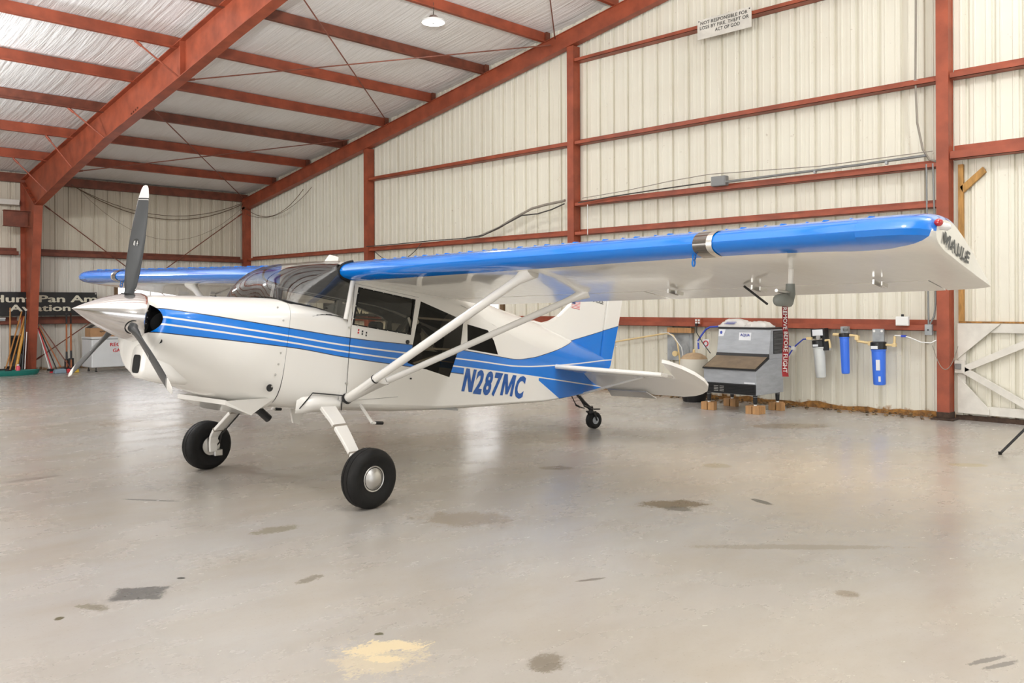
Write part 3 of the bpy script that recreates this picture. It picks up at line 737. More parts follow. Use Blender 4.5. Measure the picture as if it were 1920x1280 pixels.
# side sheets by constrained triangulation with real openings
def inside(p, poly):
    r = False; n = len(poly)
    for i in range(n):
        (x1, y1), (x2, y2) = poly[i], poly[(i+1) % n]
        if (y1 > p[1]) != (y2 > p[1]) and p[0] < (x2-x1)*(p[1]-y1)/(y2-y1)+x1: r = not r
    return r
def tri(outline, holes, step=.16):
    pts = []; ed = []
    for poly in [outline]+holes:
        o_ = len(pts); dense = []
        for i in range(len(poly)):
            a, b = Vector(poly[i]), Vector(poly[(i+1) % len(poly)]); k = max(1, int((b-a).length/step))
            for j in range(k): dense.append(a.lerp(b, j/k))
        pts += dense; ed += [(o_+i, o_+(i+1) % len(dense)) for i in range(len(dense))]
    xs = [p[0] for p in outline]; hs = [p[1] for p in outline]
    x = min(xs)+.1
    while x < max(xs):
        h = min(hs)+.05
        while h < max(hs):
            if inside((x, h), outline) and not any(inside((x, h), q) for q in holes) and min((Vector((x, h))-p).length for p in pts) > .05: pts.append(Vector((x, h)))
            h += step
        x += step
    V, E_, F, *_ = delaunay_2d_cdt([Vector(p) for p in pts], ed, [], 0, 1e-5)
    out = []
    for f in F:
        c = sum((V[i] for i in f), Vector((0, 0)))/len(f)
        if inside(c, outline) and not any(inside(c, q) for q in holes): out.append(tuple(f))
    return [(v.x, v.y) for v in V], out
CHINE = [(1.92, -.49), (2.28, -.48), (2.99, -.452), (3.66, -.402), (4.86, -.30), (5.2, -.257), (5.575, -.20), (6.25, -.075)]
EDGE = [(1.92, .50), (3.14, .49), (3.4, .455), (3.75, .37), (4.3, .28), (5.0, .20), (6.25, .115)]
DOOR = [(1.945, .482), (2.655, .475), (2.61, .1), (2.585, -.02), (2.56, -.25), (2.54, -.40), (1.99, -.47), (1.965, 0)]
WIN1 = [(1.985, .462), (2.618, .452), (2.606, .14), (1.965, .146)]
RDOOR = [(2.684, .447), (3.178, .362), (3.243, .325), (3.236, .106), (3.195, .03), (3.129, -.184), (2.607, -.105), (2.645, .05), (2.667, .259)]
WIN2 = [(3.31, .325), (3.655, .31), (3.78, .22), (3.875, .095), (3.352, .095)]
outl = CHINE+list(reversed(EDGE))
def grow(poly, d):
    c = sum((Vector(p) for p in poly), Vector((0, 0)))/len(poly); return [tuple(c+(Vector(p)-c)*(1+d/(Vector(p)-c).length)) for p in poly]
for s in (1, -1):
    V, F = tri(outl, [grow(DOOR, .003), RDOOR, WIN2])
    MB().add([B(x, s*WF(x), h) for x, h in V], F).build('fuselage_side', 'paint', fu, smooth=30)
    V, F = tri(DOOR, [WIN1])
    d_ = body(MB().add([B(x, s*(WF(x)+.004), h) for x, h in V], F), 'cabin_door', 'paint')
    MB().add([B(x, s*.557, h) for x, h in WIN1], [tuple(range(4))]).build('door_window', 'window', d_)
    fr = MB(); Wi = grow(WIN1, -.022); n = 4
    fr.add([B(x, s*.566, h) for x, h in WIN1]+[B(x, s*.566, h) for x, h in Wi], [(i, (i+1) % n, n+(i+1) % n, n+i) for i in range(n)]); fr.build('window_seal', 'matte_black', d_)
    sc = MB()
    for i in range(4):
        a, b = Vector(WIN1[i]), Vector(WIN1[(i+1) % 4])
        for j in range(6 if i % 2 == 0 else 3):
            p = a.lerp(b, (j+.5)/(6 if i % 2 == 0 else 3)); sc.box(B(p.x, s*.568, p.y), (.009, .004, .009))
    sc.build('seal_screw', 'aluminium', d_)['kind'] = 'stuff'
    MB().lathe([(0, .018), (.012, .018), (.016, .012)], B(2.575, s*.563, .075), (0, s, 0), 12).build('door_lock', 'black', d_)
    for h in (.12, -.33): MB().box(B(1.945+.03*(h < 0), s*.566, h), (.03, .008, .012)).build('door_hinge', 'aluminium', d_)
    if s == 1:
        for k, mm in enumerate(('red_text', 'text_black', 'text_black')):
            pl = MB()
            for q in (0, 1): pl.box(B(2.035+.042*k, .566, .112-.006*k-.022*q), (.013, .002, .015))
            pl.build('placard', mm, d_)
    rd = body(MB().add([B(x, s*(WF(x)-.004), h) for x, h in RDOOR], [tuple(range(len(RDOOR)))]), 'smoked_rear_door', 'tint')
    fr = MB()
    for a, b in (((2.66, .30), (3.2, .34)), ((2.63, .03), (3.21, .075))): fr.bar(B(a[0], s*(.53), a[1]), B(b[0], s*.53, b[1]), .018, .018)
    fr.bar(B(2.70, s*.53, -.10), B(3.15, s*.53, .06), .015, .015); fr.build('door_tube', 'cable_grey', rd)
    body(MB().add([B(x, s*(WF(x)-.004), h) for x, h in WIN2], [tuple(range(len(WIN2)))]), 'rear_window', 'dark_tint')
BOTC = [(1.92, -.565), (2.2, -.563), (2.65, -.546), (3.59, -.462), (4.28, -.39), (4.86, -.335), (5.2, -.285), (5.575, -.225), (6.25, -.085)]
TOPC = [(1.92, .655), (2.0, .69), (2.2, .715), (2.7, .72), (3.14, .70), (3.45, .672), (4.05, .617), (4.54, .578), (4.94, .53), (5.5, .43), (6.25, .30)]
for s in (1, -1):
    V, F = tri([(1.96, -.46), (3.9, -.37), (3.95, .25), (3.7, .34), (3.3, .43), (3.1, .46), (1.96, .47)], [grow(WIN1, .01), grow(RDOOR, .012), grow(WIN2, .01)], .3)
    MB().add([B(x, s*(WF(x)-.016), h) for x, h in V], F).build('cabin_liner', 'liner', fu)
mb = MB(); rings = []
for i in range(8):
    x = 1.98+1.9*i/7; rings.append([B(x, (WF(x)-.02)*math.cos(PI*k/10), lin(x, EDGE)-.02+(lin(x, TOPC)-lin(x, EDGE)-.02)*math.sin(PI*k/10)) for k in range(11)])
mb.loft(rings, False, False).build('headliner', 'liner', fu)
# belly and roof skins
mb = MB(); rings = []
for i in range(37):
    x = 1.92+(6.25-1.92)*i/36; w, c, b = WF(x), lin(x, CHINE), lin(x, BOTC)
    rings.append([B(x, w*math.copysign(abs(math.cos(PI*k/16))**.75, math.cos(PI*k/16)), c+(b-c)*abs(math.sin(PI*k/16))**.75) for k in range(17)])
mb.loft(rings, False, False).build('belly_skin', 'paint', fu, smooth=50)
mb = MB(); rings = []
for i in range(45):
    x = 1.92+(6.25-1.92)*i/44; w, c, t_ = WF(x), lin(x, EDGE), lin(x, TOPC); e = lin(x, [(1.92, .55), (3.2, .6), (4.2, 1.0), (6.2, 1.0)])
    rings.append([B(x, w*math.copysign(abs(math.cos(PI*k/16))**e, math.cos(PI*k/16)), c+(t_-c)*abs(math.sin(PI*k/16))**e) for k in range(17)])
mb.loft(rings, False, False).build('top_skin', 'paint', fu, smooth=50)
# interior: floor, panel, seats
mb = MB(); mb.bbox((-3.3, -.54, -.48), (-1.93, .54, -.46)); mb.build('cabin_floor', 'grey_cab', fu)
mb = MB(); V = []; nl = 13; nx = 7
def base_x(l): a = abs(l); return lin(a, [(0, 1.352), (.25, 1.345), (.40, 1.36), (.48, 1.40), (.52, 1.47), (.545, 1.68)])
for i in range(nl):
    l = -.535+1.07*i/(nl-1)
    for j in range(nx):
        x = base_x(l)+(1.9-base_x(l))*j/(nx-1); tp = lin(x, [(1.4, .283), (1.5, .277), (1.66, .262), (1.8, .24), (1.925, .215)]); w = WF(x); n_ = lin(x, [(1.4, 4.6), (1.925, 8)])
        V.append(B(x, l, tp*(max(0, 1-min(.999, abs(l)/w)**n_))**(1/n_)+.005))
mb.add(V, [(i*nx+j, i*nx+j+1, (i+1)*nx+j+1, (i+1)*nx+j) for i in range(nl-1) for j in range(nx-1)]); mb.build('glareshield', 'matte_black', fu, smooth=60)
mb = MB(); mb.bbox((-1.93, -.5, -.15), (-1.9, .5, .20)); mb.build('instrument_panel', 'matte_black', fu)
for l in (-.27, .27):
    s_ = MB(); s_.box(B(2.55, l, -.22), (.45, .44, .14)); s_.box(B(2.82, l, -.05), (.11, .40, .46), Matrix.Rotation(math.radians(14), 3, 'Y')); s_.box(B(2.89, l, .23), (.07, .18, .11))
    body(s_, 'seat', 'fabric', bevel=.03)
    MB().tube([B(1.93, l, .05), B(2.07, l, .07), B(2.07, l-.12, .12)], .012, 8).build('control_yoke', 'black', fu)
mb = MB(); mb.tube([B(2.70, .42, .31), B(2.60, .40, .16)], .028, 8); mb.lathe([(0, .035), (.03, .035)], B(2.72, .44, .27), (0, 1, 0), 12); body(mb, 'headset', 'black')
mb = MB(); mb.lathe([(0, .024), (.008, .024)], B(2.735, .475, .272), (0, 1, 0), 12); body(mb, 'headset_pad', 'white')
mb = MB(); mb.box(B(2.72, .40, .10), (.16, .10, .05), Matrix.Rotation(.5, 3, 'Y')); mb.tube([B(2.66, .45, .30), B(2.80, .45, .05)], .014, 6); body(mb, 'armrest', 'white', bevel=.01)
# windshield
TT = [(0, (1.352, 0, .284), (1.50, 0, .54), (1.975, 0, .69)), (.2, (1.345, .20, .280), (1.495, .19, .535), (1.955, .20, .687)), (.4, (1.36, .38, .27), (1.505, .35, .515), (1.90, .37, .672)), (.55, (1.40, .48, .258), (1.54, .455, .465), (1.84, .48, .65)),
      (.7, (1.47, .525, .247), (1.57, .515, .41), (1.76, .542, .60)), (.85, (1.65, .546, .236), (1.71, .553, .36), (1.80, .561, .495)), (1.0, (1.888, .561, .186), (1.895, .563, .30), (1.913, .563, .47))]
def wsrow(t):
    for a, b in zip(TT, TT[1:]):
        if t <= b[0]:
            f = (t-a[0])/(b[0]-a[0]); return [Vector(p).lerp(Vector(q), f) for p, q in zip(a[1:], b[1:])]
SEALS = []
mb = MB(); rings = []
for i in range(-16, 17):
    p, q, r = wsrow(abs(i)/16); row = []
    for j in range(11):
        u = j/10; c = q*2-(p+r)*.5
        v = p*(1-u)**2+c*2*u*(1-u)+r*u*u; row.append(B(v.x, v.y*(1 if i >= 0 else -1), v.z))
    rings.append(row)
mb.loft(rings, False, False); ws = body(mb, 'windshield', 'windshield', smooth=60)
for s in (1, -1):
    MB().tube([B(1.893, s*.562, .182), B(1.905, s*.566, .34), B(1.918, s*.566, .50)], .02, 8).build('windshield_post', 'white_gloss', ws, smooth=60)
    SEALS.append(s)
mb = MB(); mb.box(B(1.50, .16, .33), (.06, .05, .10)); mb.build('compass', 'black', ws, bevel=.01)
# lettering on the fuselage
def side_fn(s, off=.0025): return lambda x, h: B(x, s*(WF(x)+off), h)
lettering('registration_lettering', 'N287MC', lambda x, h: B(x, WF(x)+.003, h), (3.318, 4.44, -.318, -.078), fu, 'lettering_blue', .0, .25, bold=True)
lettering('registration_lettering', 'N287MC', lambda x, h: B(7.76-x, -(WF(7.76-x)+.003), h), (3.318, 4.44, -.318, -.078), fu, 'lettering_blue', .0, .25, bold=True)
# -- wings
CH = 1.64
def xnf(l): return 1.772+.023*l
def wingh(l): return .562+.0245*(l-.56)
def foil(s_):
    yt = 5*.128*(.2969*math.sqrt(s_)-.126*s_-.3516*s_**2+.2843*s_**3-.1036*s_**4)*(1+.28*math.exp(-s_/.03))
    yc = .04/.16*(.8*s_-s_*s_) if s_ < .4 else .04/.36*(.2+.8*s_-s_*s_)
    return yc+yt, yc-yt
def wsec(l, s0=0.0, s1=1.0, n=18, c=CH, xn=None, hn=None, bev=0.0, bevu=0.0, f=0.0):
    hn = wingh(l) if hn is None else hn
    xn = xnf(l) if xn is None else xn
    R = []; SS = [s0+(s1-s0)*(1-math.cos(PI*i/n/ (2 if s0 > 0 else 1)))/(1 if s0 > 0 else 2) for i in range(n+1)]
    if s0 > 0: SS = [s0+(s1-s0)*i/n for i in range(n+1)]
    up = []; lo = []
    for s_ in SS:
        a, b = foil(s_); x = xn+c*s_; base = hn-.0244*(CH*s_)
        tu = base+a*CH; tl = base+b*CH; tl, tu = tl+(tu-tl)*bev, tu-(tu-tl)*bevu
        ll = l-f*lin(s_, [(0, 0), (.17, .025), (.46, .055), (.76, .075), (1, .08)])
        up.append((x, ll, tu)); lo.append((x, ll, tl))
    return [B(*p) for p in up]+[B(*p) for p in reversed(lo)]
for s in SEALS:
    pts = []
    for i in range(-9, 9):
        q = (i/9)**2*.10; a, b = foil(q); pts.append(B(xnf(.55)+CH*q-.004, s*.548, wingh(.55)-.0244*CH*q+(b if i < 0 else a)*CH+(-.005 if i < -1 else (.004 if i > 1 else 0))))
    MB().tube(pts, .011, 6).build('root_seal', 'matte_black', ws)
def mirror(mb):
    mb.v = [(p[0], -p[1], p[2]) for p in mb.v]; return mb
for s in (1, -1):
    fixm = (lambda m_: m_) if s == 1 else mirror
    mb = MB(); LS = [.54+(4.62-.54)*i/16 for i in range(17)]
    mb.loft([wsec(l, 0, .76) for l in LS])
    # drooped hoerner tip
    w_ = body(fixm(mb), 'wing', 'wing', smooth=40); w_['label'] = 'near left wing' if s == 1 else 'far right wing'
    mb = MB(); rings = []
    for l, xn, te, bev, bu, f in ((4.62, xnf(4.62), xnf(4.62)+CH, 0, 0, 0), (4.74, 1.885, 3.51, 0, 0, .3), (4.84, 1.90, 3.50, 0, 0, .6), (4.91, 1.93, 3.48, 0, 0, .8), (4.938, 1.965, 3.465, .01, .015, .92), (4.956, 1.995, 3.455, .02, .05, .97), (4.965, 2.02, 3.45, .05, .12, 1.0)):
        rings.append(wsec(l, 0, 1, 18, te-xn, xn, wingh(l), bev, bu, f))
    mb.loft(rings, True, False); e_ = rings[-1]; mb.add(e_, [(i, i+1, 36-i, 37-i) for i in range(18)]); fixm(mb).build('wing_tip', 'wing', w_, smooth=35)
    mb = MB(); mb.loft([wsec(l, .77, 1, 5) for l in (.60, 1.6, 2.60)]); fixm(mb).build('flap', 'wing', w_, smooth=40)
    mb = MB(); mb.loft([wsec(l, .77, 1, 5) for l in (2.62, 3.6, 4.61)]); fixm(mb).build('aileron', 'wing', w_, smooth=40)
    for l in (2.9, 3.55, 4.35):
        mb = MB(); hb = wingh(l)-.052
        mb.box(B(3.02, l, hb-.015), (.14, .012, .03)); mb.box(B(3.06, l+.03, hb-.015), (.10, .008, .025)); fixm(mb).build('hinge_bracket', 'aluminium', w_)
    mb = MB(); hb = wingh(3.5)-.055; mb.tube([B(2.98, 3.48, hb), B(3.2, 3.55, hb-.09)], .009, 6); fixm(mb).build('aileron_pushrod', 'black', w_)
    # landing light let into the leading edge
    mb = MB(); rings = []
    for l in (3.715, 3.72, 3.81, 3.815):
        row = []
        for i in range(-8, 9):
            q = (i/8)**2*.085; a, b = foil(q); hh = wingh(l)-.0244*CH*q+(a if i < 0 else b)*CH
            row.append(B(xnf(l)+CH*q-.003, l, hh+(.003 if i < -1 else (-.003 if i > 1 else 0))))
        rings.append(row)
    mb.loft(rings, False, False); fixm(mb).build('landing_light', 'lens_dark', w_, smooth=60)
    mb = MB(); rings = []
    for l in (3.80, 3.835):
        row = []
        for i in range(-8, 9):
            q = (i/8)**2*.085; a, b = foil(q); hh = wingh(l)-.0244*CH*q+(a if i < 0 else b)*CH
            row.append(B(xnf(l)+CH*q-.004, l, hh+(.004 if i < -1 else (-.004 if i > 1 else 0))))
        rings.append(row)
    mb.loft(rings, False, False); fixm(mb).build('light_reflector', 'reflector', w_, smooth=60)
    # navigation light on the tip
    mb = MB(); c0 = B(2.04, 4.952, .715); mb.lathe([(0, .010), (.01, .018), (.028, .02), (.04, .012)], c0, (.5, s*0+.86, 0), 14); fixm(mb).build('navigation_light', 'navred' if s == 1 else 'navgreen', w_, smooth=60)
    mb = MB(); c0 = B(2.10, 4.950, .715); mb.lathe([(-.03, .014), (0, .02), (.05, .018), (.065, .008)], c0, (-.7, .7, 0), 14); fixm(mb).build('strobe_light', 'clearlens', w_, smooth=60)
    # vortex generators
    l = .78; k = 0
    vg = MB(); vg.add([(0, 0, 0), (-.045, .012, 0), (-.045, .012, .011), (-.012, .003, .010), (0, .004, 0), (-.045, .016, 0), (-.045, .016, .011), (-.012, .007, .010)], [(0, 1, 2, 3), (7, 6, 5, 4), (0, 3, 7, 4), (3, 2, 6, 7), (2, 1, 5, 6), (0, 4, 5, 1)])
    vme = vg.mesh('vortex_generator', 'blue')
    while l < 4.7:
        for dl, rzv in ((0, .25), (.09, -.25)):
            q = .085; a, b = foil(q)
            ob = bpy.data.objects.new('vortex_generator', vme); COL.objects.link(ob); ob.parent = w_
            ob.location = B(xnf(l)+CH*q, s*(l+dl), wingh(l+dl)-.0244*CH*q+a*CH-.002); ob.rotation_euler = (0, .1, rzv)
        l += .235
    mb = MB(); hb = wingh(3.69)-.05
    for q in (0, 1): mb.tube([B(1.93+.015*math.cos(2*PI*i/10), 3.69, hb-.012-.036*q+.02*math.sin(2*PI*i/10)) for i in range(11)], .005, 6)
    fixm(mb).build('tiedown_ring', 'blue', w_)
    # lettering on the slanted tip face
    def tipface(x, h, s=s):
        return B(x, s*(4.971-lin((x-2.02)/1.43, [(0, 0), (.17, .025), (.46, .055), (.76, .075), (1, .08)])), h+.018*(x-2.17)/.7)
    if s == 1: lettering('wing_tip_lettering', 'MAULE', tipface, (2.175, 2.875, .640, .712), w_, 'text_dark', .0, .3, bold=True)
    else: lettering('wing_tip_lettering', 'MAULE', lambda x, y: tipface(5.05-x, y), (2.175, 2.875, .640, .712), w_, 'text_dark', .0, .3, bold=True)
# lift struts
for s in (1, -1):
    S0 = Vector(b2g(1.985, s*.575, -.455)); F1 = Vector(b2g(2.06, s*2.33, .548)); R1 = Vector(b2g(3.02, s*2.09, .553))
    for nme, e, r, dx in (('front_lift_strut', F1, .033, 0), ('rear_lift_strut', R1, .026, 0)):
        d = (e-S0).normalized(); a = S0+d*.02
        so = MB().tube([a, S0.lerp(e, .5), e-d*.16, e-d*.10, e-d*.05, e+d*.03], [r, r, r, r*1.12, r*1.45, r*2.0], 14).build(nme, 'white_gloss', air, smooth=60)
        p = S0+d*.36; MB().tube([p-d*.006, p+d*.006], r+.004, 14).build('strut_band', 'black', so)
    d1 = (F1-S0).normalized(); d2 = (R1-S0).normalized(); ring = []
    mb = MB(); rings = []
    for f in (0.0, .02, .12, .24, .34, .36):
        c = S0+(d1+d2).normalized()*f; rr = .04 if f > .01 else .03; sp = (S0+d1*f-(S0+d2*f)); spl = sp.length/2
        u = sp.normalized() if sp.length > 1e-6 else Vector((1, 0, 0)); ax = (d1+d2).normalized()
        u = (F1-R1); u = (u-ax*u.dot(ax)).normalized(); v = ax.cross(u)
        rings.append([c+u*math.cos(2*PI*k/20)*(rr+spl)+v*math.sin(2*PI*k/20)*rr for k in range(20)])
    mb.loft(rings).build('strut_cuff', 'white_gloss', air, smooth=50)
    c = S0; MB().tube([c-d1*.004, c+d1*.012], .045, 16).build('cuff_seal', 'black', air)
    # landing gear leg: flat tapered spring
    mb = MB(); rings = []
    for a, l, z, w, th, ang in ((-.08, .40, .73, .15, .035, 0), (-.075, .55, .70, .14, .035, 0), (-.06, .70, .60, .125, .033, 0), (-.03, .88, .46, .105, .031, 0), (-.005, 1.0, .365, .09, .03, 0), (.0, 1.045, .31, .08, .03, 0), (.0, 1.06, .25, .075, .03, 0), (.0, 1.06, .17, .07, .03, 0)):
        if z > .34: nx_, nz_ = .62, .78
        elif z > .28: nx_, nz_ = .85, .5
        else: nx_, nz_ = 1, 0
        rings.append([(a+i*w/2, s*(l+j*th/2*nx_), z+j*th/2*nz_) for i, j in ((-1, -1), (1, -1), (1, 1), (-1, 1))])
    lg = mb.loft(rings).build('landing_gear_leg', 'white_gloss', air, bevel=.006)
    for k_, f_ in ((2, .25), (3, .80)):
        q0 = [Vector(p).lerp(Vector(q), f_) for p, q in zip(rings[k_], rings[k_+1])]; q1 = [Vector(p).lerp(Vector(q), f_+.09) for p, q in zip(rings[k_], rings[k_+1])]
        big = lambda Q: [sum(Q, Vector())/4+(p-sum(Q, Vector())/4)*1.07 for p in Q]
        MB().loft([big(q0), big(q1)]).build('leg_strap', 'cable_grey', lg)
    MB().tube([(-.075, s*.6, .63), (-.07, s*.85, .45), (-.05, s*1.0, .33), (-.06, s*1.05, .25), (-.03, s*1.08, .2)], .007, 6).build('brake_line', 'black', lg)
    # gear fairing bump
    mb = MB(); rings = []
    for x, k in ((1.57, .02), (1.62, .6), (1.72, .95), (1.86, 1.0), (1.93, .85), (1.955, .05)):
        rings.append([B(x, s*(.49+.10*k*max(0, math.sin(PI*t_/8))**.6), -.43-.02*(x < 1.65)-.15*t_/8) for t_ in range(9)])
    mb.loft(rings, False, False); body(mb, 'gear_fairing', 'white_gloss', smooth=60)
    mb = MB(); mb.tube([B(1.955, s*.562, -.55), B(1.95, s*.562, -.43), B(1.67, s*.55, -.43), B(1.64, s*.548, -.47), B(1.57, s*.543, -.56)], .005, 6); body(mb, 'fairing_seal', 'black')
    # wheel
    wh = MB(); R_, Wd = .222, .165
    prof = [(-Wd*.36, .10), (-Wd*.42, .125), (-Wd*.5, .165), (-Wd*.47, .19), (-Wd*.36, .212), (-Wd*.27, .219), (-.026, .222), (-.024, .217), (-.020, .217), (-.018, .222), (.018, .222), (.020, .217), (.024, .217), (.026, .222), (Wd*.27, .219), (Wd*.36, .212), (Wd*.47, .19), (Wd*.5, .165), (Wd*.42, .125), (Wd*.36, .10)]
    wh.lathe(prof, (0, s*1.17, .22), (0, 1, 0), 40)
    ty = wh.build('main_wheel_tyre', 'rubber', air, smooth=35)
    MB().lathe([(-.05, .098), (.058, .098), (.062, .092), (.058, .082), (.075, .06), (.083, .045), (.086, .0)], (0, s*1.17, .22), (0, s, 0), 32).build('hub_cap', 'aluminium', ty, smooth=35)
    MB().lathe([(0, .085), (.012, .085), (.014, .05)], (0, s*1.10, .22), (0, -s, 0), 24).build('brake_disc', 'aluminium', ty, smooth=35)
    MB().box((-.05, s*1.07, .155), (.08, .05, .06)).build('brake_caliper', 'aluminium', ty, bevel=.008)
    # boarding step
    stp = MB(); stp.tube([(-.42, s*.48, .73), (-.40, s*.72, .545)], .014, 8); stp.tube([(-.40, s*.72, .545), (-.50, s*.73, .535)], .011, 8); stp.build('boarding_step', 'white_gloss', air)
    MB().tube([(-.43, s*.722, .543), (-.50, s*.73, .535)], .014, 8).build('step_grip', 'black', air)
# antennas, belly fittings
mb = MB(); mb.prism([(2.02, .69), (2.16, .69), (2.16, .765), (2.07, .77)], -.012, .012, lambda x, h, t: B(x, t, h)); body(mb, 'roof_antenna', 'white_gloss', bevel=.004)
for (a, b_) in (((2.6, .25, .70), (2.95, .22, 1.0)), ((2.9, 1.5, .70), (3.4, 1.5, .92))):
    pass
mb = MB(); mb.tube([B(2.75, .5, .69), B(3.05, .5, .86)], .006, 6); body(mb, 'whip_antenna', 'white')
mb = MB(); mb.tube([B(2.75, -.5, .69), B(3.05, -.5, .86)], .006, 6); body(mb, 'whip_antenna', 'white')
mb = MB(); mb.prism([(1.72, -.58), (1.86, -.56), (1.82, -.70), (1.76, -.69)], -.01, .01, lambda x, h, t: B(x, .2+t, h)); body(mb, 'belly_blade', 'white_gloss')
mb = MB(); mb.lathe([(0, .008), (.01, .008)], B(2.66, .561, -.235), (0, 1, 0), 10); body(mb, 'fuel_drain', 'black')
# -- fin and rudder
def slab(poly, th, name, m='paint', parent=air, c=(0, 0)):
    cx_ = sum(p[0] for p in poly)/len(poly); cz_ = sum(p[1] for p in poly)/len(poly)
    n = len(poly); V = []
    for t, k in ((-th*.25, 1.0), (-th/2, .93), (th/2, .93), (th*.25, 1.0)):
        V += [B(cx_+(x-cx_)*k, t, cz_+(h-cz_)*k) for x, h in poly]
    F = [tuple(range(n-1, -1, -1))]
    V2 = [B(cx_+(x-cx_)*.93, -th/2, cz_+(h-cz_)*.93) for x, h in poly]
    F = [tuple(range(n, 2*n)), tuple(range(3*n-1, 2*n-1, -1))]+[(r*n+i, r*n+(i+1) % n, (q)*n+(i+1) % n, q*n+i) for r, q in ((1, 0), (0, 3), (3, 2)) for i in range(n)]
    return body(MB().add(V, F), name, m, parent)
FIN = [(4.55, .50), (4.80, .545), (4.98, .535), (5.15, .585), (5.30, .665), (5.46, .80), (5.68, 1.0), (5.95, 1.25), (6.08, 1.33), (6.24, 1.36), (6.20, .8), (6.165, .22), (5.4, .30)]
fin = slab(FIN, .07, 'tail_fin')
RUD = [(6.255, 1.36), (6.44, 1.35), (6.56, 1.25), (6.545, 1.05), (6.50, .71), (6.395, .17), (6.33, .06), (6.25, -.06), (6.19, .1), (6.18, .22), (6.215, .8)]
rud = slab(RUD, .05, 'rudder')
MB().box(B(6.47, .03, .45), (.03, .012, .012)).build('trim_horn', 'white', rud)
lettering('tail_lettering', 'MAULE', lambda x, h: B(x, .037, h), (5.86, 6.12, .925, .975), fin, 'text_black', .01)
# flag painted on the fin
fg = MB(); x0, x1, h0, h1 = 5.50, 5.66, .795, .905
for i in range(13):
    fg.cur = 0 if i % 2 == 0 else 1; a = h0+(h1-h0)*i/13; b = h0+(h1-h0)*(i+1)/13; fg.add([B(x0, .037, a), B(x1, .037, a), B(x1, .037, b), B(x0, .037, b)], [(0, 1, 2, 3)])
fg.cur = 2; hh = h0+(h1-h0)*6/13; fg.add([B(x0, .0385, hh), B(x0+.066, .0385, hh), B(x0+.066, .0385, h1), B(x0, .0385, h1)], [(0, 1, 2, 3)])
M['flag_red'] = mat('flag_red', (.62, .12, .14), .5); M['flag_blue'] = mat('flag_blue', (.06, .07, .18), .5)
fg.build('flag_decal', ['flag_red', 'white', 'flag_blue'], fin)
# -- tailplane with drooped elevator
for s in (1, -1):
    HS = [(5.04, .10), (5.06, .26), (5.26, .80), (5.455, 1.34), (5.56, 1.355), (5.70, 1.34), (5.70, .08)]
    mb = MB(); n = len(HS); th = .022
    V = [B(x, s*l, .075+.0*x+th) for x, l in HS]+[B(x, s*l, .075-th) for x, l in HS]
    mb.add(V, [tuple(range(n)), tuple(range(2*n-1, n-1, -1))]+[(i, n+i, n+(i+1) % n, (i+1) % n) for i in range(n)])
    st = body(mb, 'stabilizer', 'white_gloss', bevel=.012)
    mb = MB(); mb.tube([B(5.045, s*.24, .077), B(5.26, s*.80, .075), B(5.452, s*1.345, .075)], .026, 10); mb.build('stabilizer_leading_edge', 'white_gloss', st, smooth=60)
    A_ = math.radians(25); ca, sa = math.cos(A_), math.sin(A_)
    EL = [(.012, .10), (.012, 1.365), (-.335, 1.365), (-.30, 1.45), (-.22, 1.55), (-.10, 1.645), (.03, 1.695), (.14, 1.69), (.25, 1.63), (.34, 1.53), (.40, 1.42), (.445, 1.25), (.45, .30), (.30, .12)]
    n = len(EL)
    def eth(p): return .018*max(.25, 1-max(0, p)/.47)
    V = [B(5.71+p*ca, s*l, .075-p*sa+eth(p)) for p, l in EL]+[B(5.71+p*ca, s*l, .075-p*sa-eth(p)) for p, l in EL]
    mb = MB().add(V, [tuple(range(n)), tuple(range(2*n-1, n-1, -1))]+[(i, n+i, n+(i+1) % n, (i+1) % n) for i in range(n)])
    el = mb.build('elevator', 'white_gloss', st)
    TB = [(.33, .28), (.33, .82), (.47, .88), (.49, .24)]
    mb = MB(); mb.add([B(5.71+p*ca, s*l, .075-p*sa-.03) for p, l in TB]+[B(5.71+p*ca, s*l, .075-p*sa-.038) for p, l in TB], [(0, 1, 2, 3), (7, 6, 5, 4), (0, 4, 5, 1), (1, 5, 6, 2), (2, 6, 7, 3), (3, 7, 4, 0)]); mb.build('trim_tab', 'aluminium', st)
    mb = MB(); mb.tube([B(5.76, s*.06, -.195), B(5.66, s*.99, .052)], .014, 8); mb.build('stabilizer_strut', 'white_gloss', st)
# -- tail wheel
tw = MB(); tw.lathe([(-.035, .045), (-.042, .06), (-.042, .085), (-.03, .1), (.03, .1), (.042, .085), (.042, .06), (.035, .045)], (-4.39, 0, .10), (.25, 1, 0), 28)
two = tw.build('tail_wheel_tyre', 'rubber', air, smooth=40)
MB().lathe([(-.04, .045), (.04, .045), (.042, .03)], (-4.39, 0, .10), (.25, 1, 0), 20).build('tail_hub', 'grey_metal', two)
mb = MB(); mb.tube([(-4.05, 0, .45), (-4.20, 0, .33), (-4.31, 0, .25)], [.022, .02, .024], 8); mb.tube([(-4.33, 0, .27), (-4.34, 0, .19)], .03, 10)
for q in (-1, 1): mb.tube([(-4.34, q*.05, .20), (-4.39, q*.052, .10)], .011, 6)
mb.box((-4.34, 0, .205), (.05, .12, .02)); mb.tube([(-4.30, .07, .245), (-4.42, .07, .235)], .008, 6)
mb.build('tail_wheel_fork', 'black', air)
for q in (-1, 1):
    mb = MB(); mb.tube([(-4.02, q*.05, .42), (-4.12, q*.06, .30), (-4.2, q*.07, .27), (-4.30, q*.07, .245)], .006, 6); mb.tube([(-4.12, q*.06, .30), (-4.2, q*.07, .27)], .012, 6); mb.build('steering_spring', 'black', air)
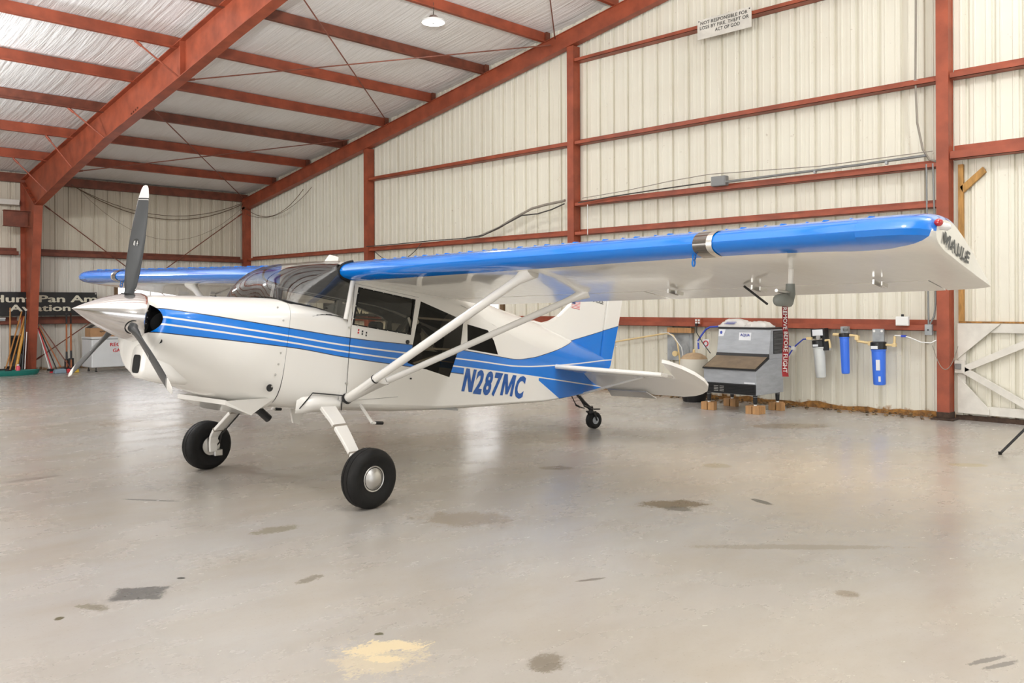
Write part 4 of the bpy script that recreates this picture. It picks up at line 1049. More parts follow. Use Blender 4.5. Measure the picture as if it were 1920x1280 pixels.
# -- propeller
HUBX, RP = .377, .964
PROF = [(0, .001)]+[(.459*t_, .177*(1-(1-t_)**1.62)) for t_ in [i/16 for i in range(1, 17)]]
sp = MB(); sp.lathe([(a, r) for a, r in PROF]+[(.475, .174), (.478, .10)], B(0, 0, 0), B(1, 0, 0), 48); spn = body(sp, 'spinner', 'chrome', smooth=40)
mb = MB()
for k in range(24):
    a = 2*PI*k/24; mb.lathe([(-.002, .004), (.0012, .003)], B(.452, .1765*math.cos(a), .1765*math.sin(a)), (0, math.cos(a), math.sin(a)), 6)
mb.build('spinner_screw', 'aluminium', spn)
ST = [(.10, .075, .075, 0), (.165, .075, .07, 0), (.22, .09, .052, 45), (.30, .112, .036, 38), (.42, .128, .026, 32), (.56, .134, .02, 27), (.70, .126, .015, 23), (.82, .108, .011, 20.5), (.853, .10, .010, 20), (.857, .10, .010, 20), (.868, .098, .010, 20), (.90, .088, .009, 19), (.94, .066, .007, 18), (.958, .042, .006, 18), (.964, .012, .004, 18)]
for k in range(3):
    ph = math.radians(-.9)+k*2*PI/3
    nrm = Vector(B(0, -math.sin(ph), math.cos(ph))); ax = Vector(B(-1, 0, 0)); tg = ax.cross(nrm)   # radial, forward, tangential
    cen = Vector(B(HUBX, 0, 0)); mb = MB(); rings = []
    for r, c, th, tw_ in ST:
        a = math.radians(tw_); cd = tg*math.cos(a)+ax*math.sin(a); td = ax*math.cos(a)-tg*math.sin(a); N_ = 16
        rings.append([cen+nrm*r+cd*(math.cos(2*PI*i/N_)*c/2)+td*(math.sin(2*PI*i/N_)*th/2) for i in range(N_)])
    for i in range(len(rings)-1):
        mb.cur = 1 if i in (8, 10, 11, 12, 13) else 0
        n = 16; mb.add(rings[i]+rings[i+1], [(j, (j+1) % n, n+(j+1) % n, n+j) for j in range(n)])
    mb.cur = 1; mb.add(rings[-1], [tuple(range(16))])
    bl = body(mb, 'propeller_blade', ['blade', 'blade_tip'])
    bm = bmesh.new(); bm.from_mesh(bl.data); bmesh.ops.remove_doubles(bm, verts=bm.verts, dist=1e-5); bm.to_mesh(bl.data); bm.free()
    bl.data.polygons.foreach_set('use_smooth', [True]*len(bl.data.polygons))
    MB().lathe([(.12, .056), (.158, .056), (.1585, .05), (.15, .05)], cen, nrm, 24).build('blade_root_seal', 'matte_black', bl, smooth=40)
    # round maker's mark on each blade face
    a = math.radians(28); cd = tg*math.cos(a)+ax*math.sin(a); td = ax*math.cos(a)-tg*math.sin(a); c_ = cen+nrm*.53+td*.0105
    mb = MB(); mb.add([c_+cd*.028*math.cos(2*PI*i/18)+nrm*.034*math.sin(2*PI*i/18) for i in range(18)], [tuple(range(18))]); mb.build('blade_emblem', 'text_black', bl)
    mb = MB(); c2 = c_+td*.001
    for dx, dy, w, h in ((-.012, 0, .003, .036), (-.012, 0, .014, .004), (.010, 0, .004, .036), (.017, 0, .003, .03)):
        mb.add([c2+cd*(dx+i*w/2)+nrm*(dy+j*h/2) for i, j in ((-1, -1), (1, -1), (1, 1), (-1, 1))], [(0, 1, 2, 3)])
    mb.build('emblem_mark', 'white', bl)
# pitot mast with cover and streamer
mb = MB(); mb.tube([B(2.504, 4.02, .605), B(2.49, 4.03, .45)], .016, 8); body(mb, 'pitot_mast', 'white_gloss')
mb = MB(); mb.tube([B(2.49, 4.03, .45), B(2.30, 4.03, .435)], .010, 8); body(mb, 'pitot_tube', 'aluminium')
# ---------------------------------------------------------------- pitot cover and streamer (hangs from the airplane)
def pw(x, l, h): return air.matrix_basis @ b2g(x, l, h)
MA = Matrix.Translation((OX, OY, 0)) @ Matrix.Rotation(HD, 4, 'Z')
def P3(x, l, h): return MA @ b2g(x, l, h)
c0 = P3(2.49, 4.03, .455); c1 = P3(2.34, 4.03, .405)
o = thing('pitot_cover', 'grey vinyl pitot cover with a red streamer hanging under the near wing', 'cover', c0)
mb = MB(); d = (c1-c0)
mb.tube([Vector((0, 0, .05)), Vector((0, 0, -.01)), Vector((0, 0, -.05))+d*.25, Vector((0, 0, -.03))+d*.6, d*1.05+Vector((0, 0, -.02)), d*1.25+Vector((0, 0, -.015))], [.026, .03, .036, .04, .036, .012], 12)
mb.build('cover_sleeve', 'cover', o, smooth=60)
mb = MB(); top = Vector((d.x*.45, d.y*.45, -.06)); L_ = .44; n = 22; w = .018; yd = Vector((.08, -1, 0)).normalized(); yd = Vector((rtv.x, rtv.y, 0))
V = []
for i in range(n+1):
    f = i/n; off = .008*math.sin(f*9)+.004*math.sin(f*23); tw = .5*math.sin(f*5)
    dirv = yd*math.cos(tw*.5)+fwv*math.sin(tw*.5)
    c = top+Vector((0, 0, -L_*f))+fwv*off
    V += [c-dirv*w, c+dirv*w]
mb.add(V, [(2*i, 2*i+1, 2*i+3, 2*i+2) for i in range(n)]); stm = mb.build('streamer', 'red', o)
def strf(x, y):
    # x down the streamer 0..1, y across -1..1
    f = x; off = .008*math.sin(f*9)+.004*math.sin(f*23); tw = .5*math.sin(f*5)
    dirv = yd*math.cos(tw*.5)+fwv*math.sin(tw*.5)
    return top+Vector((0, 0, -L_*f))+fwv*(off-.003)+dirv*w*y
lettering('streamer_lettering', 'REMOVE BEFORE FLIGHT', strf, (.07, .95, -.72, .62), stm, 'white', .01)

# ---------------------------------------------------------------- hanging lamp
o = thing('pendant_lamp', 'round white high-bay lamp hanging lit under the roof purlins', 'lamp', (9.07, 10.80, 6.07))
MB().lathe([(0, .19), (.012, .195), (.03, .19), (.035, .16)], (0, 0, 0), (0, 0, 1), 36).build('housing', 'white', o, smooth=40)
MB().lathe([(.03, .11), (.06, .10), (.11, .06), (.12, .02)], (0, 0, 0), (0, 0, 1), 24).build('driver_dome', 'aluminium', o, smooth=50)
mb = MB(); mb.lathe([(-.004, .182), (-.006, .16), (-.006, .06), (-.003, .045)], (0, 0, 0), (0, 0, 1), 36); mb.build('diffuser', 'lamp', o, smooth=60)
mb = MB(); mb.box((0, 0, -.008), (.07, .02, .008)); mb.build('sensor', 'conduit', o)
mb = MB(); mb.tube([(0, 0, .12), (0, 0, .16), (.012, 0, .2), (0, 0, .24)], .006, 6); mb.tube([(0, 0, .22), (0, 0, .33)], .004, 6); mb.build('hook_cord', 'cable', o)
l = bpy.data.lights.new('pendant_lamp_light', 'AREA'); l.shape = 'DISK'; l.size = .34; l.energy = 120; l.color = (1, .97, .92)
lo = bpy.data.objects.new('pendant_lamp_light', l); COL.objects.link(lo); lo.location = (9.07, 10.80, 6.052)

# ---------------------------------------------------------------- things on the gable wall
# painted notice
o = thing('wall_notice', 'pale painted notice board high on the gable wall with stencilled words', 'sign', (11.76, 7.07, 5.64))
sx = XW-.215-11.76
mb = MB(); mb.bbox((sx-.0, -.47, 0), (sx+.012, .47, .31)); mb.build('board', 'whitewood', o, bevel=.003)
for i, (t_, a, b_) in enumerate((('NOT RESPONSIBLE FOR', -.41, .41), ('LOSS BY FIRE. THEFT OR', -.42, .43), ('ACT OF GOD', -.15, .28))):
    lettering('notice_lettering', t_, lambda u, v: (sx-.003, -u, v), (a, b_, .222-.075*i, .275-.075*i), o, 'text_black', .012, spacing=1.05)
for yy in (-.44, .44): MB().lathe([(0, .012), (-.006, .008)], (sx, yy, .285), (1, 0, 0), 8).build('notice_nail', 'cable', o)
# banners
def banner(fn, label, u0, u1, z0, z1, rows):
    o = thing('banner', label, 'banner', fn((u0+u1)/2, 0, z0)); org = Vector(fn((u0+u1)/2, 0, z0))
    mb = MB(); n = 16; V = []
    for j in range(4):
        for i in range(n+1): V.append(Vector(fn(u0+(u1-u0)*i/n, .012*math.sin(i*1.9+j)+.02, z0+(z1-z0)*j/3))-org)
    mb.add(V, [(j*(n+1)+i, j*(n+1)+i+1, (j+1)*(n+1)+i+1, (j+1)*(n+1)+i) for j in range(3) for i in range(n)]); mb.build('banner_sheet', 'banner', o, smooth=60)
    for t_, a, b_, c, d in rows: lettering('banner_lettering', t_, lambda u, v: Vector(fn(u, .045, v))-org, (a, b_, c, d), o, 'text_cream', .03)
    mb = MB()
    for u in (u0+.03, u1-.03):
        for z in (z0+.03, z1-.03): mb.lathe([(0, .018), (.003, .018)], Vector(fn(u, .035, z))-org, Vector(fn(0, 1, 0))-Vector(fn(0, 0, 0)), 10)
    mb.build('eyelet', 'aluminium', o)
banner(lambda u, t, z: (u, YE-.18-t, z), 'black banner with cream words hung on the left wall behind the frame column', 5.0, 7.86, 1.28, 1.83, [('Hunt Pan Am', 5.56, 7.88-.02, 1.59, 1.76), ('Aviation', 5.93, 7.25, 1.38, 1.54)])
banner(lambda u, t, z: (11.72-t, u, z), 'black banner with cream words hung behind the far gable column, seen through the cabin', 18.1, 14.9, 1.24, 1.84, [('Hunt Pan Am', 17.25, 14.95, 1.55, 1.74), ('Aviation', 16.95, 15.58, 1.30, 1.50)])
# electrical bits
def boxthing(name, label, cat, lo, hi, m, parts=None, bevel=.006):
    c = [(a+b)/2 for a, b in zip(lo, hi)]; o = thing(name, label, cat, (c[0], c[1], lo[2]))
    mb = MB(); mb.bbox([lo[0]-c[0], lo[1]-c[1], 0], [hi[0]-c[0], hi[1]-c[1], hi[2]-lo[2]]); mb.build('enclosure', m, o, bevel=bevel)
    return o
o = boxthing('outlet_box', 'small red outlet box on the low girt above the ice machine', 'outlet', (11.74, 7.50, 1.17), (11.80, 7.62, 1.27), 'steel_red')
for yy in (-.025, .025):
    for zz in (.03, .07): MB().bbox((-.034, yy-.016, zz-.014), (-.03, yy+.016, zz+.014)).build('socket', 'white', o)
o = boxthing('white_junction_box', 'square white box on the low girt left of the nearest column', 'electrical box', (11.70, 4.33, 1.20), (11.76, 4.49, 1.32), 'white')
MB().bbox((-.033, -.075, .01), (-.03, .075, .11)).build('cover_plate', 'white', o); MB().lathe([(0, .018), (.03, .018)], (0, .0, .12), (0, 0, 1), 10).build('gland', 'black', o)
o = boxthing('switch_box', 'small grey switch box below two conduits beside the nearest column', 'switch', (11.72, 4.04, 1.08), (11.78, 4.13, 1.22), 'galv')
MB().bbox((-.033, -.035, .02), (-.03, .035, .12)).build('cover_plate', 'galv', o); MB().bbox((-.045, -.006, .06), (-.033, .006, .08)).build('toggle', 'black', o)
o = boxthing('conduit_box', 'grey conduit junction box high on the gable wall girt', 'electrical box', (11.68, 7.02, 3.31), (11.78, 7.27, 3.46), 'conduit')
MB().bbox((-.055, -.11, .01), (-.05, .11, .14)).build('cover_plate', 'conduit', o)
def line(pts, r, label, name, m, cat, group=None, n=8, parts=()):
    a = Vector(pts[0]); o = MB().tube([Vector(p)-a for p in pts], r, n).build(name, m, smooth=60); o.location = a
    for p in parts: MB().box(Vector(p[0])-a, p[1]).build(p[2], p[3], o)
    return tag(o, label, cat, group)
line([(11.70, 7.02, 3.36), (11.70, 6.0, 3.37), (11.70, 5.0, 3.38), (11.70, 4.1, 3.40)], .018, 'grey conduit running along the girt right of the conduit box', 'conduit_pipe', 'conduit', 'conduit', parts=[((11.71, 5.6, 3.36), (.05, .03, .05), 'pipe_strap', 'galv'), ((11.71, 4.6, 3.37), (.05, .03, .05), 'pipe_strap', 'galv')])
line([(11.80, 4.25, 7.2), (11.80, 4.25, 5.4), (11.80, 4.26, 4.42), (11.80, 4.24, 3.86), (11.80, 4.17, 3.50), (11.79, 4.09, 3.36), (11.79, 3.95, 3.30)], .014, 'light grey cable dropping down the wall left of the nearest column', 'wall_cable', 'cable_grey', 'cable', parts=[((11.80, 4.25, 4.4), (.03, .06, .03), 'clip', 'white')])
line([(11.78, 4.12, 3.3), (11.78, 4.11, 2.2), (11.78, 4.10, 1.22)], .012, 'left of two dark conduits rising from the small grey switch box', 'conduit_pipe', 'conduit', 'conduit')
line([(11.78, 4.04, 3.3), (11.78, 4.01, 2.2), (11.78, 4.01, 1.5), (11.78, 4.03, 1.33), (11.78, 4.075, 1.24), (11.78, 4.08, 1.21)], .012, 'right of two dark conduits rising from the small grey switch box', 'conduit_pipe', 'conduit', 'conduit')
line([(11.70, 13.0, 2.82), (11.70, 12.58, 2.84), (11.70, 12.0, 2.98), (11.70, 11.54, 3.15), (11.70, 11.12, 3.28), (11.70, 10.8, 3.32), (11.70, 10.29, 3.36)], .024, 'thick grey cable climbing from the girt to the middle gable column', 'wall_cable', 'cable_grey', 'cable')
line([(11.68, 12.9, 2.84), (11.68, 12.4, 2.86), (11.68, 11.8, 3.03), (11.68, 11.35, 3.17), (11.68, 10.95, 3.17), (11.68, 10.6, 3.22), (11.68, 10.29, 3.30)], .012, 'thinner dark cable sagging under the thick one by the middle column', 'wall_cable', 'cable', 'cable')
line([(11.68, 16.3, 2.83), (11.68, 15.2, 2.83), (11.68, 14, 2.84), (11.68, 12.9, 2.83)], .010, 'dark cable lying along the girt from far column to thick cable', 'wall_cable', 'cable', 'cable')
line(sag((11.66, 15.95, 2.70), (11.66, 14.3, 2.80), .30), .008, 'dark cable loop hanging below the girt behind the near wing root', 'hanging_cable', 'cable', 'cable')
line([(11.66, 9.85, 3.36), (11.66, 8.9, 3.40), (11.66, 8.0, 3.47), (11.66, 7.3, 3.50), (11.66, 6.6, 3.47), (11.66, 5.5, 3.42), (11.66, 4.0, 3.44)], .006, 'thin pale wire bowed above the girt across the right bay', 'wall_wire', 'cable_grey', 'wire')
line([(11.67, 9.95, 3.29), (11.67, 9.2, 3.33), (11.67, 8.2, 3.36), (11.67, 7.27, 3.38)], .010, 'dark cable lying on the girt left of the conduit box', 'wall_cable', 'cable', 'cable')
line([(11.74, 9.80, 3.25), (11.74, 9.80, 2.9), (11.74, 9.80, 2.72)], .007, 'short pale cord dropping beside the middle gable column', 'hanging_line', 'white', 'cord')
line(sag((11.70, 22.0, 4.20), (11.70, 19.0, 4.40), .45), .008, 'upper of two sagging wires in the far corner of the gable wall', 'hanging_wire', 'wire', 'wire')
line(sag((11.70, 21.9, 4.0), (11.70, 18.6, 4.42), .35), .006, 'lower of two sagging wires in the far corner of the gable wall', 'hanging_wire', 'wire', 'wire')
line(sag((7.3, 22.2, 4.42), (11.75, 22.2, 4.30), .62), .010, 'heavier wire sagging across the left wall below the eave', 'hanging_wire', 'wire', 'wire')
line(sag((7.3, 22.15, 4.40), (11.75, 22.15, 4.34), .54), .008, 'second wire sagging just above the heavier one on the left wall', 'hanging_wire', 'wire', 'wire')
line(sag((7.4, 22.1, 4.35), (11.75, 22.1, 4.25), 1.1), .004, 'faint thin wire sagging lowest across the left wall', 'hanging_wire', 'wire', 'wire')

# water filters and plumbing
def fil(name, label, y, ztop, r, length, m, capm, tilt=0, head_h=.07, head_r=None):
    o = thing(name, label, 'water filter', (11.66, y, ztop)); o.rotation_euler = (tilt, 0, 0); hr = head_r or r*1.18
    MB().lathe([(0, hr*.8), (-.01, hr), (-head_h, hr), (-head_h-.005, hr*.9)], (0, 0, 0), (0, 0, 1), 24).build('head_cap', capm, o, smooth=40)
    MB().lathe([(-head_h, r*1.08), (-head_h-.02, r*1.08), (-head_h-.025, r), (-length+.02, r*.88), (-length+.005, r*.82), (-length, r*.6)], (0, 0, 0), (0, 0, 1), 24).build('housing', m, o, smooth=40)
    return o
o = fil('water_filter', 'white cartridge water filter with black head and gauge, leftmost of the three', 5.535, .985, .080, .53, 'filter_white', 'black', math.radians(-4), .10, .088)
MB().bbox((-.01, -.10, .02), (.115, .10, .16)).build('filter_bracket', 'black', o); MB().bbox((-.016, -.075, .06), (-.01, .075, .145)).build('label_plate', 'sticker', o)
MB().bbox((-.03, -.15, -.15), (.03, -.07, .02)).build('valve_block', 'black', o); MB().lathe([(0, .03), (-.02, .03)], (-.05, -.03, .035), (1, 0, 0), 16).build('pressure_gauge', 'aluminium', o)
MB().bbox((-.092, -.03, -.09), (-.086, .045, -.06)).build('label', 'sticker', o)
o = fil('water_filter', 'slim blue water filter with black cap hanging between the other two', 5.165, 1.09, .061, .56, 'filter_blue', 'black', math.radians(-2), .05)
MB().lathe([(0, .03), (.03, .035), (.05, .02)], (0, -.02, .03), (0, 0, 1), 12).build('bleed_valve', 'conduit', o); MB().bbox((.0, -.05, -.01), (.07, .05, .09)).build('filter_bracket', 'galv', o)
for i in range(8):
    a = 2*PI*i/8; MB().bar((.060*math.cos(a), .060*math.sin(a), -.09), (.053*math.cos(a), .053*math.sin(a), -.53), .008, .006).build('housing_rib', 'filter_blue', o)
o = fil('water_filter', 'wide blue water filter with stickers, rightmost of the three', 4.70, .985, .090, .58, 'filter_blue', 'black', math.radians(-1.5), .10, .102)
MB().bbox((-.0, -.075, .0), (.03, .075, .17)).build('filter_bracket', 'galv', o)
for yy in (-.05, .05): MB().lathe([(0, .016), (-.006, .016)], (0, yy, .14), (1, 0, 0), 12).build('bracket_washer', 'white', o)
MB().bbox((-.108, -.03, -.095), (-.09, .06, -.055)).build('label', 'sticker', o); MB().bbox((-.0895, -.045, -.38), (-.075, .005, -.24)).build('label', 'sticker', o); MB().bbox((-.083, -.045, -.53), (-.065, -.02, -.46)).build('label', 'sticker', o)
line([(11.66, 5.32, 1.065), (11.66, 5.20, 1.065)], .022, 'short cream pipe joining the white filter to the slim blue one', 'water_pipe', 'cream_pipe', 'pipe')
line([(11.66, 5.09, 1.06), (11.66, 4.99, 1.055), (11.66, 4.985, .985), (11.66, 4.97, .98), (11.66, 4.78, .955)], .018, 'cream pipe stepping down between the two blue filters', 'water_pipe', 'cream_pipe', 'pipe', parts=[((11.66, 4.985, 1.03), (.05, .05, .06), 'elbow', 'cream_pipe'), ((11.66, 4.80, .958), (.055, .06, .055), 'union', 'cream_pipe')])
line([(11.66, 4.62, .945), (11.66, 4.50, .94), (11.66, 4.49, .96), (11.66, 4.485, 1.06)], .017, 'cream elbow pipe right of the wide blue filter', 'water_pipe', 'cream_pipe', 'pipe', parts=[((11.66, 4.49, .945), (.045, .045, .045), 'elbow', 'cream_pipe')])
line([(11.66, 4.485, 1.07), (11.66, 4.40, 1.07), (11.66, 4.30, 1.05), (11.66, 4.15, .99), (11.66, 4.03, .985), (11.70, 3.98, 1.02)], .008, 'white tube looping from the cream elbow to the nearest column', 'water_tube', 'white', 'tube', parts=[((11.66, 4.37, 1.065), (.03, .06, .03), 'blue_valve', 'hose_blue')])
line([(11.62, 5.42, .98), (11.62, 5.36, .99), (11.62, 5.35, .93), (11.62, 5.345, .88)], .016, 'small cream outlet pipe under the white filter head', 'water_pipe', 'cream_pipe', 'pipe', parts=[((11.62, 5.345, .87), (.02, .02, .05), 'tap', 'aluminium')])
line([(11.62, 5.62, 1.0), (11.64, 5.75, .99), (11.64, 5.86, .90), (11.64, 5.90, .86), (11.64, 5.98, .74), (11.64, 6.10, .645), (11.62, 6.22, .62), (11.55, 6.27, .62)], .010, 'blue tube curling from the white filter down to the ice machine', 'water_tube', 'hose_blue', 'tube', parts=[((11.62, 5.65, 1.005), (.035, .08, .035), 'fitting', 'cream_pipe')])
line([(11.64, 5.90, .86), (11.64, 5.98, .89), (11.63, 6.12, .885), (11.58, 6.25, .885)], .010, 'short blue tube running level into the ice machine side', 'water_tube', 'hose_blue', 'tube', parts=[((11.64, 5.90, .86), (.04, .05, .05), 'tee_fitting', 'white')])
line([(11.55, 7.42, .80), (11.58, 7.45, .92), (11.62, 7.42, 1.0), (11.66, 7.36, 1.10), (11.66, 7.28, 1.14), (11.66, 7.10, 1.15)], .014, 'blue tube arching from the pressure tank behind the ice machine', 'water_tube', 'hose_blue', 'tube', parts=[((11.58, 7.45, .89), (.035, .035, .05), 'fitting', 'white')])
line([(11.70, 7.55, 1.18), (11.62, 7.50, 1.05), (11.55, 7.35, .90), (11.45, 7.15, .75)], .007, 'black power cord slanting from the outlet to the ice machine', 'power_cord', 'black', 'cord', parts=[((11.70, 7.55, 1.17), (.04, .035, .04), 'plug', 'black')])
line([(11.80, 12.0, .60), (11.80, 10.5, .70), (11.80, 9.38, .83), (11.80, 8.32, 1.0), (11.80, 8.19, 1.02), (11.78, 8.05, .99), (11.76, 7.95, .88), (11.75, 7.90, .6), (11.75, 7.88, .3)], .014, 'long tan pipe rising along the wall to the grey sheet behind the tank', 'water_pipe', 'cream_pipe', 'pipe')
line([(11.8, 8.3, 1.02), (11.78, 8.14, 1.03), (11.76, 8.0, .95), (11.74, 7.86, .8), (11.72, 7.8, .55)], .007, 'thin white tube hanging in front of the grey sheet', 'water_tube', 'white', 'tube')
o = MB().bbox((11.90, 7.76, .58), (11.93, 8.24, 1.06)).build('grey_patch_sheet', 'galv'); tag(o, 'square grey metal patch sheet on the wall left of the tank', 'sheet')
mb = MB(); mb.bbox((11.93, 7.82, .60), (11.896, 7.84, 1.04)); mb.build('sheet_rib', 'galv', o)
o = MB().bbox((11.80, 7.72, 1.03), (11.90, 8.18, 1.115)).build('timber_block', 'wood', bevel=.004); tag(o, 'brown timber block under the low girt left of the blue tube', 'timber')
o = MB().lathe([(0, .03), (.05, .03), (.06, .045), (.09, .045)], (11.78, 7.96, .70), (-1, 0, 0), 14).build('wall_tap', 'cream_pipe'); tag(o, 'small brass wall tap in front of the grey patch sheet', 'tap')
line(sag((11.72, 4.03, .95), (11.70, 3.72, .95), .30), .005, 'thin grey wire looped around the nearest column', 'loop_wire', 'cable_grey', 'wire')
# clothespin-like hooks and red cloth tag on the wall by the machine
o = thing('hanging_tag', 'small red and white tag hanging left of the ice machine top', 'tag', (11.62, 7.33, .82))
MB().bbox((-.004, -.05, 0), (.004, .05, .13)).build('tag_card', 'sticker', o); mb = MB(); mb.tube([(-.008, .04*math.cos(i*PI/5), .065+.04*math.sin(i*PI/5)) for i in range(9)], .008, 6); mb.build('tag_loop', 'red_text', o)

# pressure tank
o = thing('pressure_tank', 'cream water pressure tank in a black stand left of the ice machine', 'tank', (11.42, 7.42, 0))
MB().lathe([(.12, .13), (.14, .20), (.18, .212), (.60, .212), (.655, .205)], (0, 0, 0), (0, 0, 1), 32).build('tank_shell', 'tank', o, smooth=40)
MB().lathe([(.655, .205), (.70, .17), (.735, .10), (.75, .03)], (0, 0, 0), (0, 0, 1), 32).build('tank_dome', 'tank_top', o, smooth=50)
MB().lathe([(.485, .2125), (.487, .215), (.493, .215), (.495, .2125)], (0, 0, 0), (0, 0, 1), 32).build('weld_band', 'tank', o)
MB().lathe([(0, .165), (.02, .17), (.17, .222), (.185, .222), (.187, .20)], (0, 0, 0), (0, 0, 1), 24).build('stand', 'black', o, smooth=30)
MB().lathe([(.75, .02), (.79, .02), (.80, .012)], (0, 0, 0), (0, 0, 1), 12).build('inlet_fitting', 'cream_pipe', o)

# ice machine
IX, IY = 10.62, 6.32   # front faces -X
o = thing('ice_machine', 'grey steel ice machine with sloped bin lid, standing on wooden blocks', 'ice machine', (IX, IY, 0))
y0, y1, D = -.40, .42, .76
def ibox(lo, hi, name, m, bevel=.006): return MB().bbox(lo, hi).build(name, m, o, bevel=bevel)
# bin: prism with sloping front top
binp = [(0, .33), (0, .60), (.10, .625), (.36, .74), (D, .74), (D, .25), (0.0, .25)]
def yz(u, v, t): return (u, t, v)
MB().prism([(0, .25), (D, .25), (D, .73), (.34, .73), (0, .59)], y0, y1, yz).build('bin_body', 'grey_metal', o, bevel=.006)
MB().prism([(-.02, .585), (-.02, .605), (.335, .755), (.345, .735)], y0-.01, y1+.01, yz).build('bin_lid_edge', 'black', o)
MB().prism([(-.012, .606), (.32, .752), (.322, .757), (-.014, .611)], y0+.01, y1-.01, yz).build('bin_lid', 'dusty_lid', o) if False else None
M['lid'] = mat('dusty_brown_lid', (.23, .17, .11), .45, 0, .3, 6)
MB().prism([(-.012, .609), (.322, .754), (.320, .760), (-.014, .615)], y0+.012, y1-.012, yz).build('bin_lid', 'lid', o)
MB().prism([(.32, .76), (.345, .80), (.36, .80), (.36, .75)], y0, y1, yz).build('lid_hinge_strip', 'black', o)
MB().prism([(.345, .79), (.40, 1.14), (D-.0, 1.14), (D, .73), (.345, .73)], y0, y1, yz).build('machine_head', 'grey_metal', o, bevel=.006)
MB().prism([(.388, 1.14), (.388, 1.165), (D, 1.165), (D, 1.14)], y0, y1, yz).build('top_cap', 'black', o)
mb = MB(); mb.bbox((.47, y0-.006, .80), (.74, y0, 1.12)); mb.build('side_grille', 'grille', o)
mb = MB()
for k in range(17): mb.bbox((.48, y0-.012, .812+k*.0178), (.73, y0-.005, .818+k*.0178))
mb.build('grille_slat', 'conduit', o)['kind'] = 'stuff'
ibox((-.012, y0, .255), (0, y1, .40), 'front_grille', 'grille')
for k in range(6):
    mb = MB(); mb.bbox((-.022, y0+.02, .272+k*.02), (-.012, y1-.02, .281+k*.02)); mb.build('louvre', 'matte_black', o)
for yy in (.10, .19):
    for k in range(4): MB().bbox((-.026, yy-.02, .285+k*.022), (-.022, yy+.05, .292+k*.022)).build('bright_slat', 'aluminium', o)
mb = MB(); mb.bbox((-.008, y0+.02, .405), (0, y0+.18, .425)); mb.build('badge', 'sticker', o)
# logo sticker on the sloping head and a round emblem on a corner label
def hd_(u, v, t=.003):
    f = (v-.79)/.35; return (.345+.055*f-t, -u, v)
mb = MB(); mb.add([hd_(a, b) for a, b in ((-.08, .98), (.11, .98), (.11, 1.09), (-.08, 1.09))], [(0, 1, 2, 3)]); st = mb.build('logo_sticker', 'sticker', o)
lettering('logo_lettering', 'AQUA', lambda u, v: hd_(u, v, .006), (-.06, .09, 1.03, 1.075), st, 'sticker_blue', .03)
mb = MB(); mb.add([hd_(a, b) for a, b in ((-.41, 1.03), (-.33, 1.03), (-.30, 1.13), (-.41, 1.13))], [(0, 1, 2, 3)]); st = mb.build('corner_label', 'sticker', o)
mb = MB(); mb.add([hd_(-.37+.02*math.cos(i*PI/6), 1.085+.024*math.sin(i*PI/6), .005) for i in range(12)], [tuple(range(12))]); mb.build('label_emblem', 'hose_blue', st)
for xx, yy in ((.06, y0+.05), (.06, y1-.05), (D-.08, y0+.05), (D-.08, y1-.05)):
    lg = MB().lathe([(.12, .018), (.14, .026), (.25, .032)], (xx, yy, 0), (0, 0, 1), 14).build('leg', 'black', o)
    for z, h in ((.205, .025), (.108, .018)): MB().lathe([(z, .029 if z > .15 else .021), (z+h, .031 if z > .15 else .022)], (xx, yy, 0), (0, 0, 1), 14).build('tape_band', 'white', lg)
BL = [('front left', .06, y1-.05, [(-.01, .055), (.085, .0), (-.01, -.055)]), ('front right', .06, y0+.05, [(-.03, .06), (-.035, -.045), (.06, .065), (.058, -.05)]), ('back left', D-.08, y1-.05, [(-.04, .05), (-.04, -.06)]), ('back right', D-.08, y0+.05, [(-.05, .045), (.045, -.0), (-.05, -.07)])]
for pos, xx, yy, lst in BL:
    for i, (dx, dy) in enumerate(lst):
        b_ = MB().box((0, 0, .055), (.085, .095, .11), Matrix.Rotation(random.uniform(-.12, .12), 3, 'Z')).build('wooden_block', 'wood', bevel=.004)
        b_.location = (IX+xx+dx, IY+yy+dy, 0)
        MB().box((0, 0, .1105), (.05, .06, .002)).build('saw_face', 'wood', b_)
        tag(b_, '%s sawn wooden block packed under the %s leg of the ice machine' % ({2: ('left', 'right'), 3: ('left', 'middle', 'right'), 4: ('back left', 'front left', 'back right', 'front right')}[len(lst)][i], pos), 'block', 'wooden blocks under the ice machine')
def bag(name, label, c, d, seed):
    r = random.Random(seed); o = thing(name, label, 'bag', c); mb = MB(); n = 9; V = []
    for top in (1, 0):
        for j in range(n):
            for i in range(n):
                u, v = i/(n-1)*2-1, j/(n-1)*2-1; e = max(0, (1-u**4)*(1-v**4))**.5
                V.append((u*d[0]/2, v*d[1]/2, (d[2]*(.25+.75*e*(.75+.5*r.random())) if top else 0)))
    F = [(j*n+i, j*n+i+1, (j+1)*n+i+1, (j+1)*n+i) for j in range(n-1) for i in range(n-1)]; F += [tuple(q+n*n for q in reversed(f)) for f in F]
    rim = [i for i in range(n)]+[j*n+n-1 for j in range(1, n)]+[(n-1)*n+i for i in range(n-2, -1, -1)]+[j*n for j in range(n-2, 0, -1)]
    F += [(rim[i], rim[(i+1) % len(rim)], rim[(i+1) % len(rim)]+n*n, rim[i]+n*n) for i in range(len(rim))]
    mb.add(V, F).build('bag_body', 'bag', o, smooth=60); return o
o = bag('paper_bag', 'folded white printed bag on the ice machine top, left one', (IX+.56, IY+.22, 1.165), (.30, .42, .10), 3)
mb = MB(); 
for k in range(3): mb.box((-.158, .03-.02*k, .045+.012*k), (.004, .16, .007))
mb.build('bag_print', 'sticker_blue', o)
o = bag('paper_bag', 'crumpled plain white bag on the ice machine top, right one', (IX+.56, IY-.14, 1.165), (.28, .34, .075), 5)
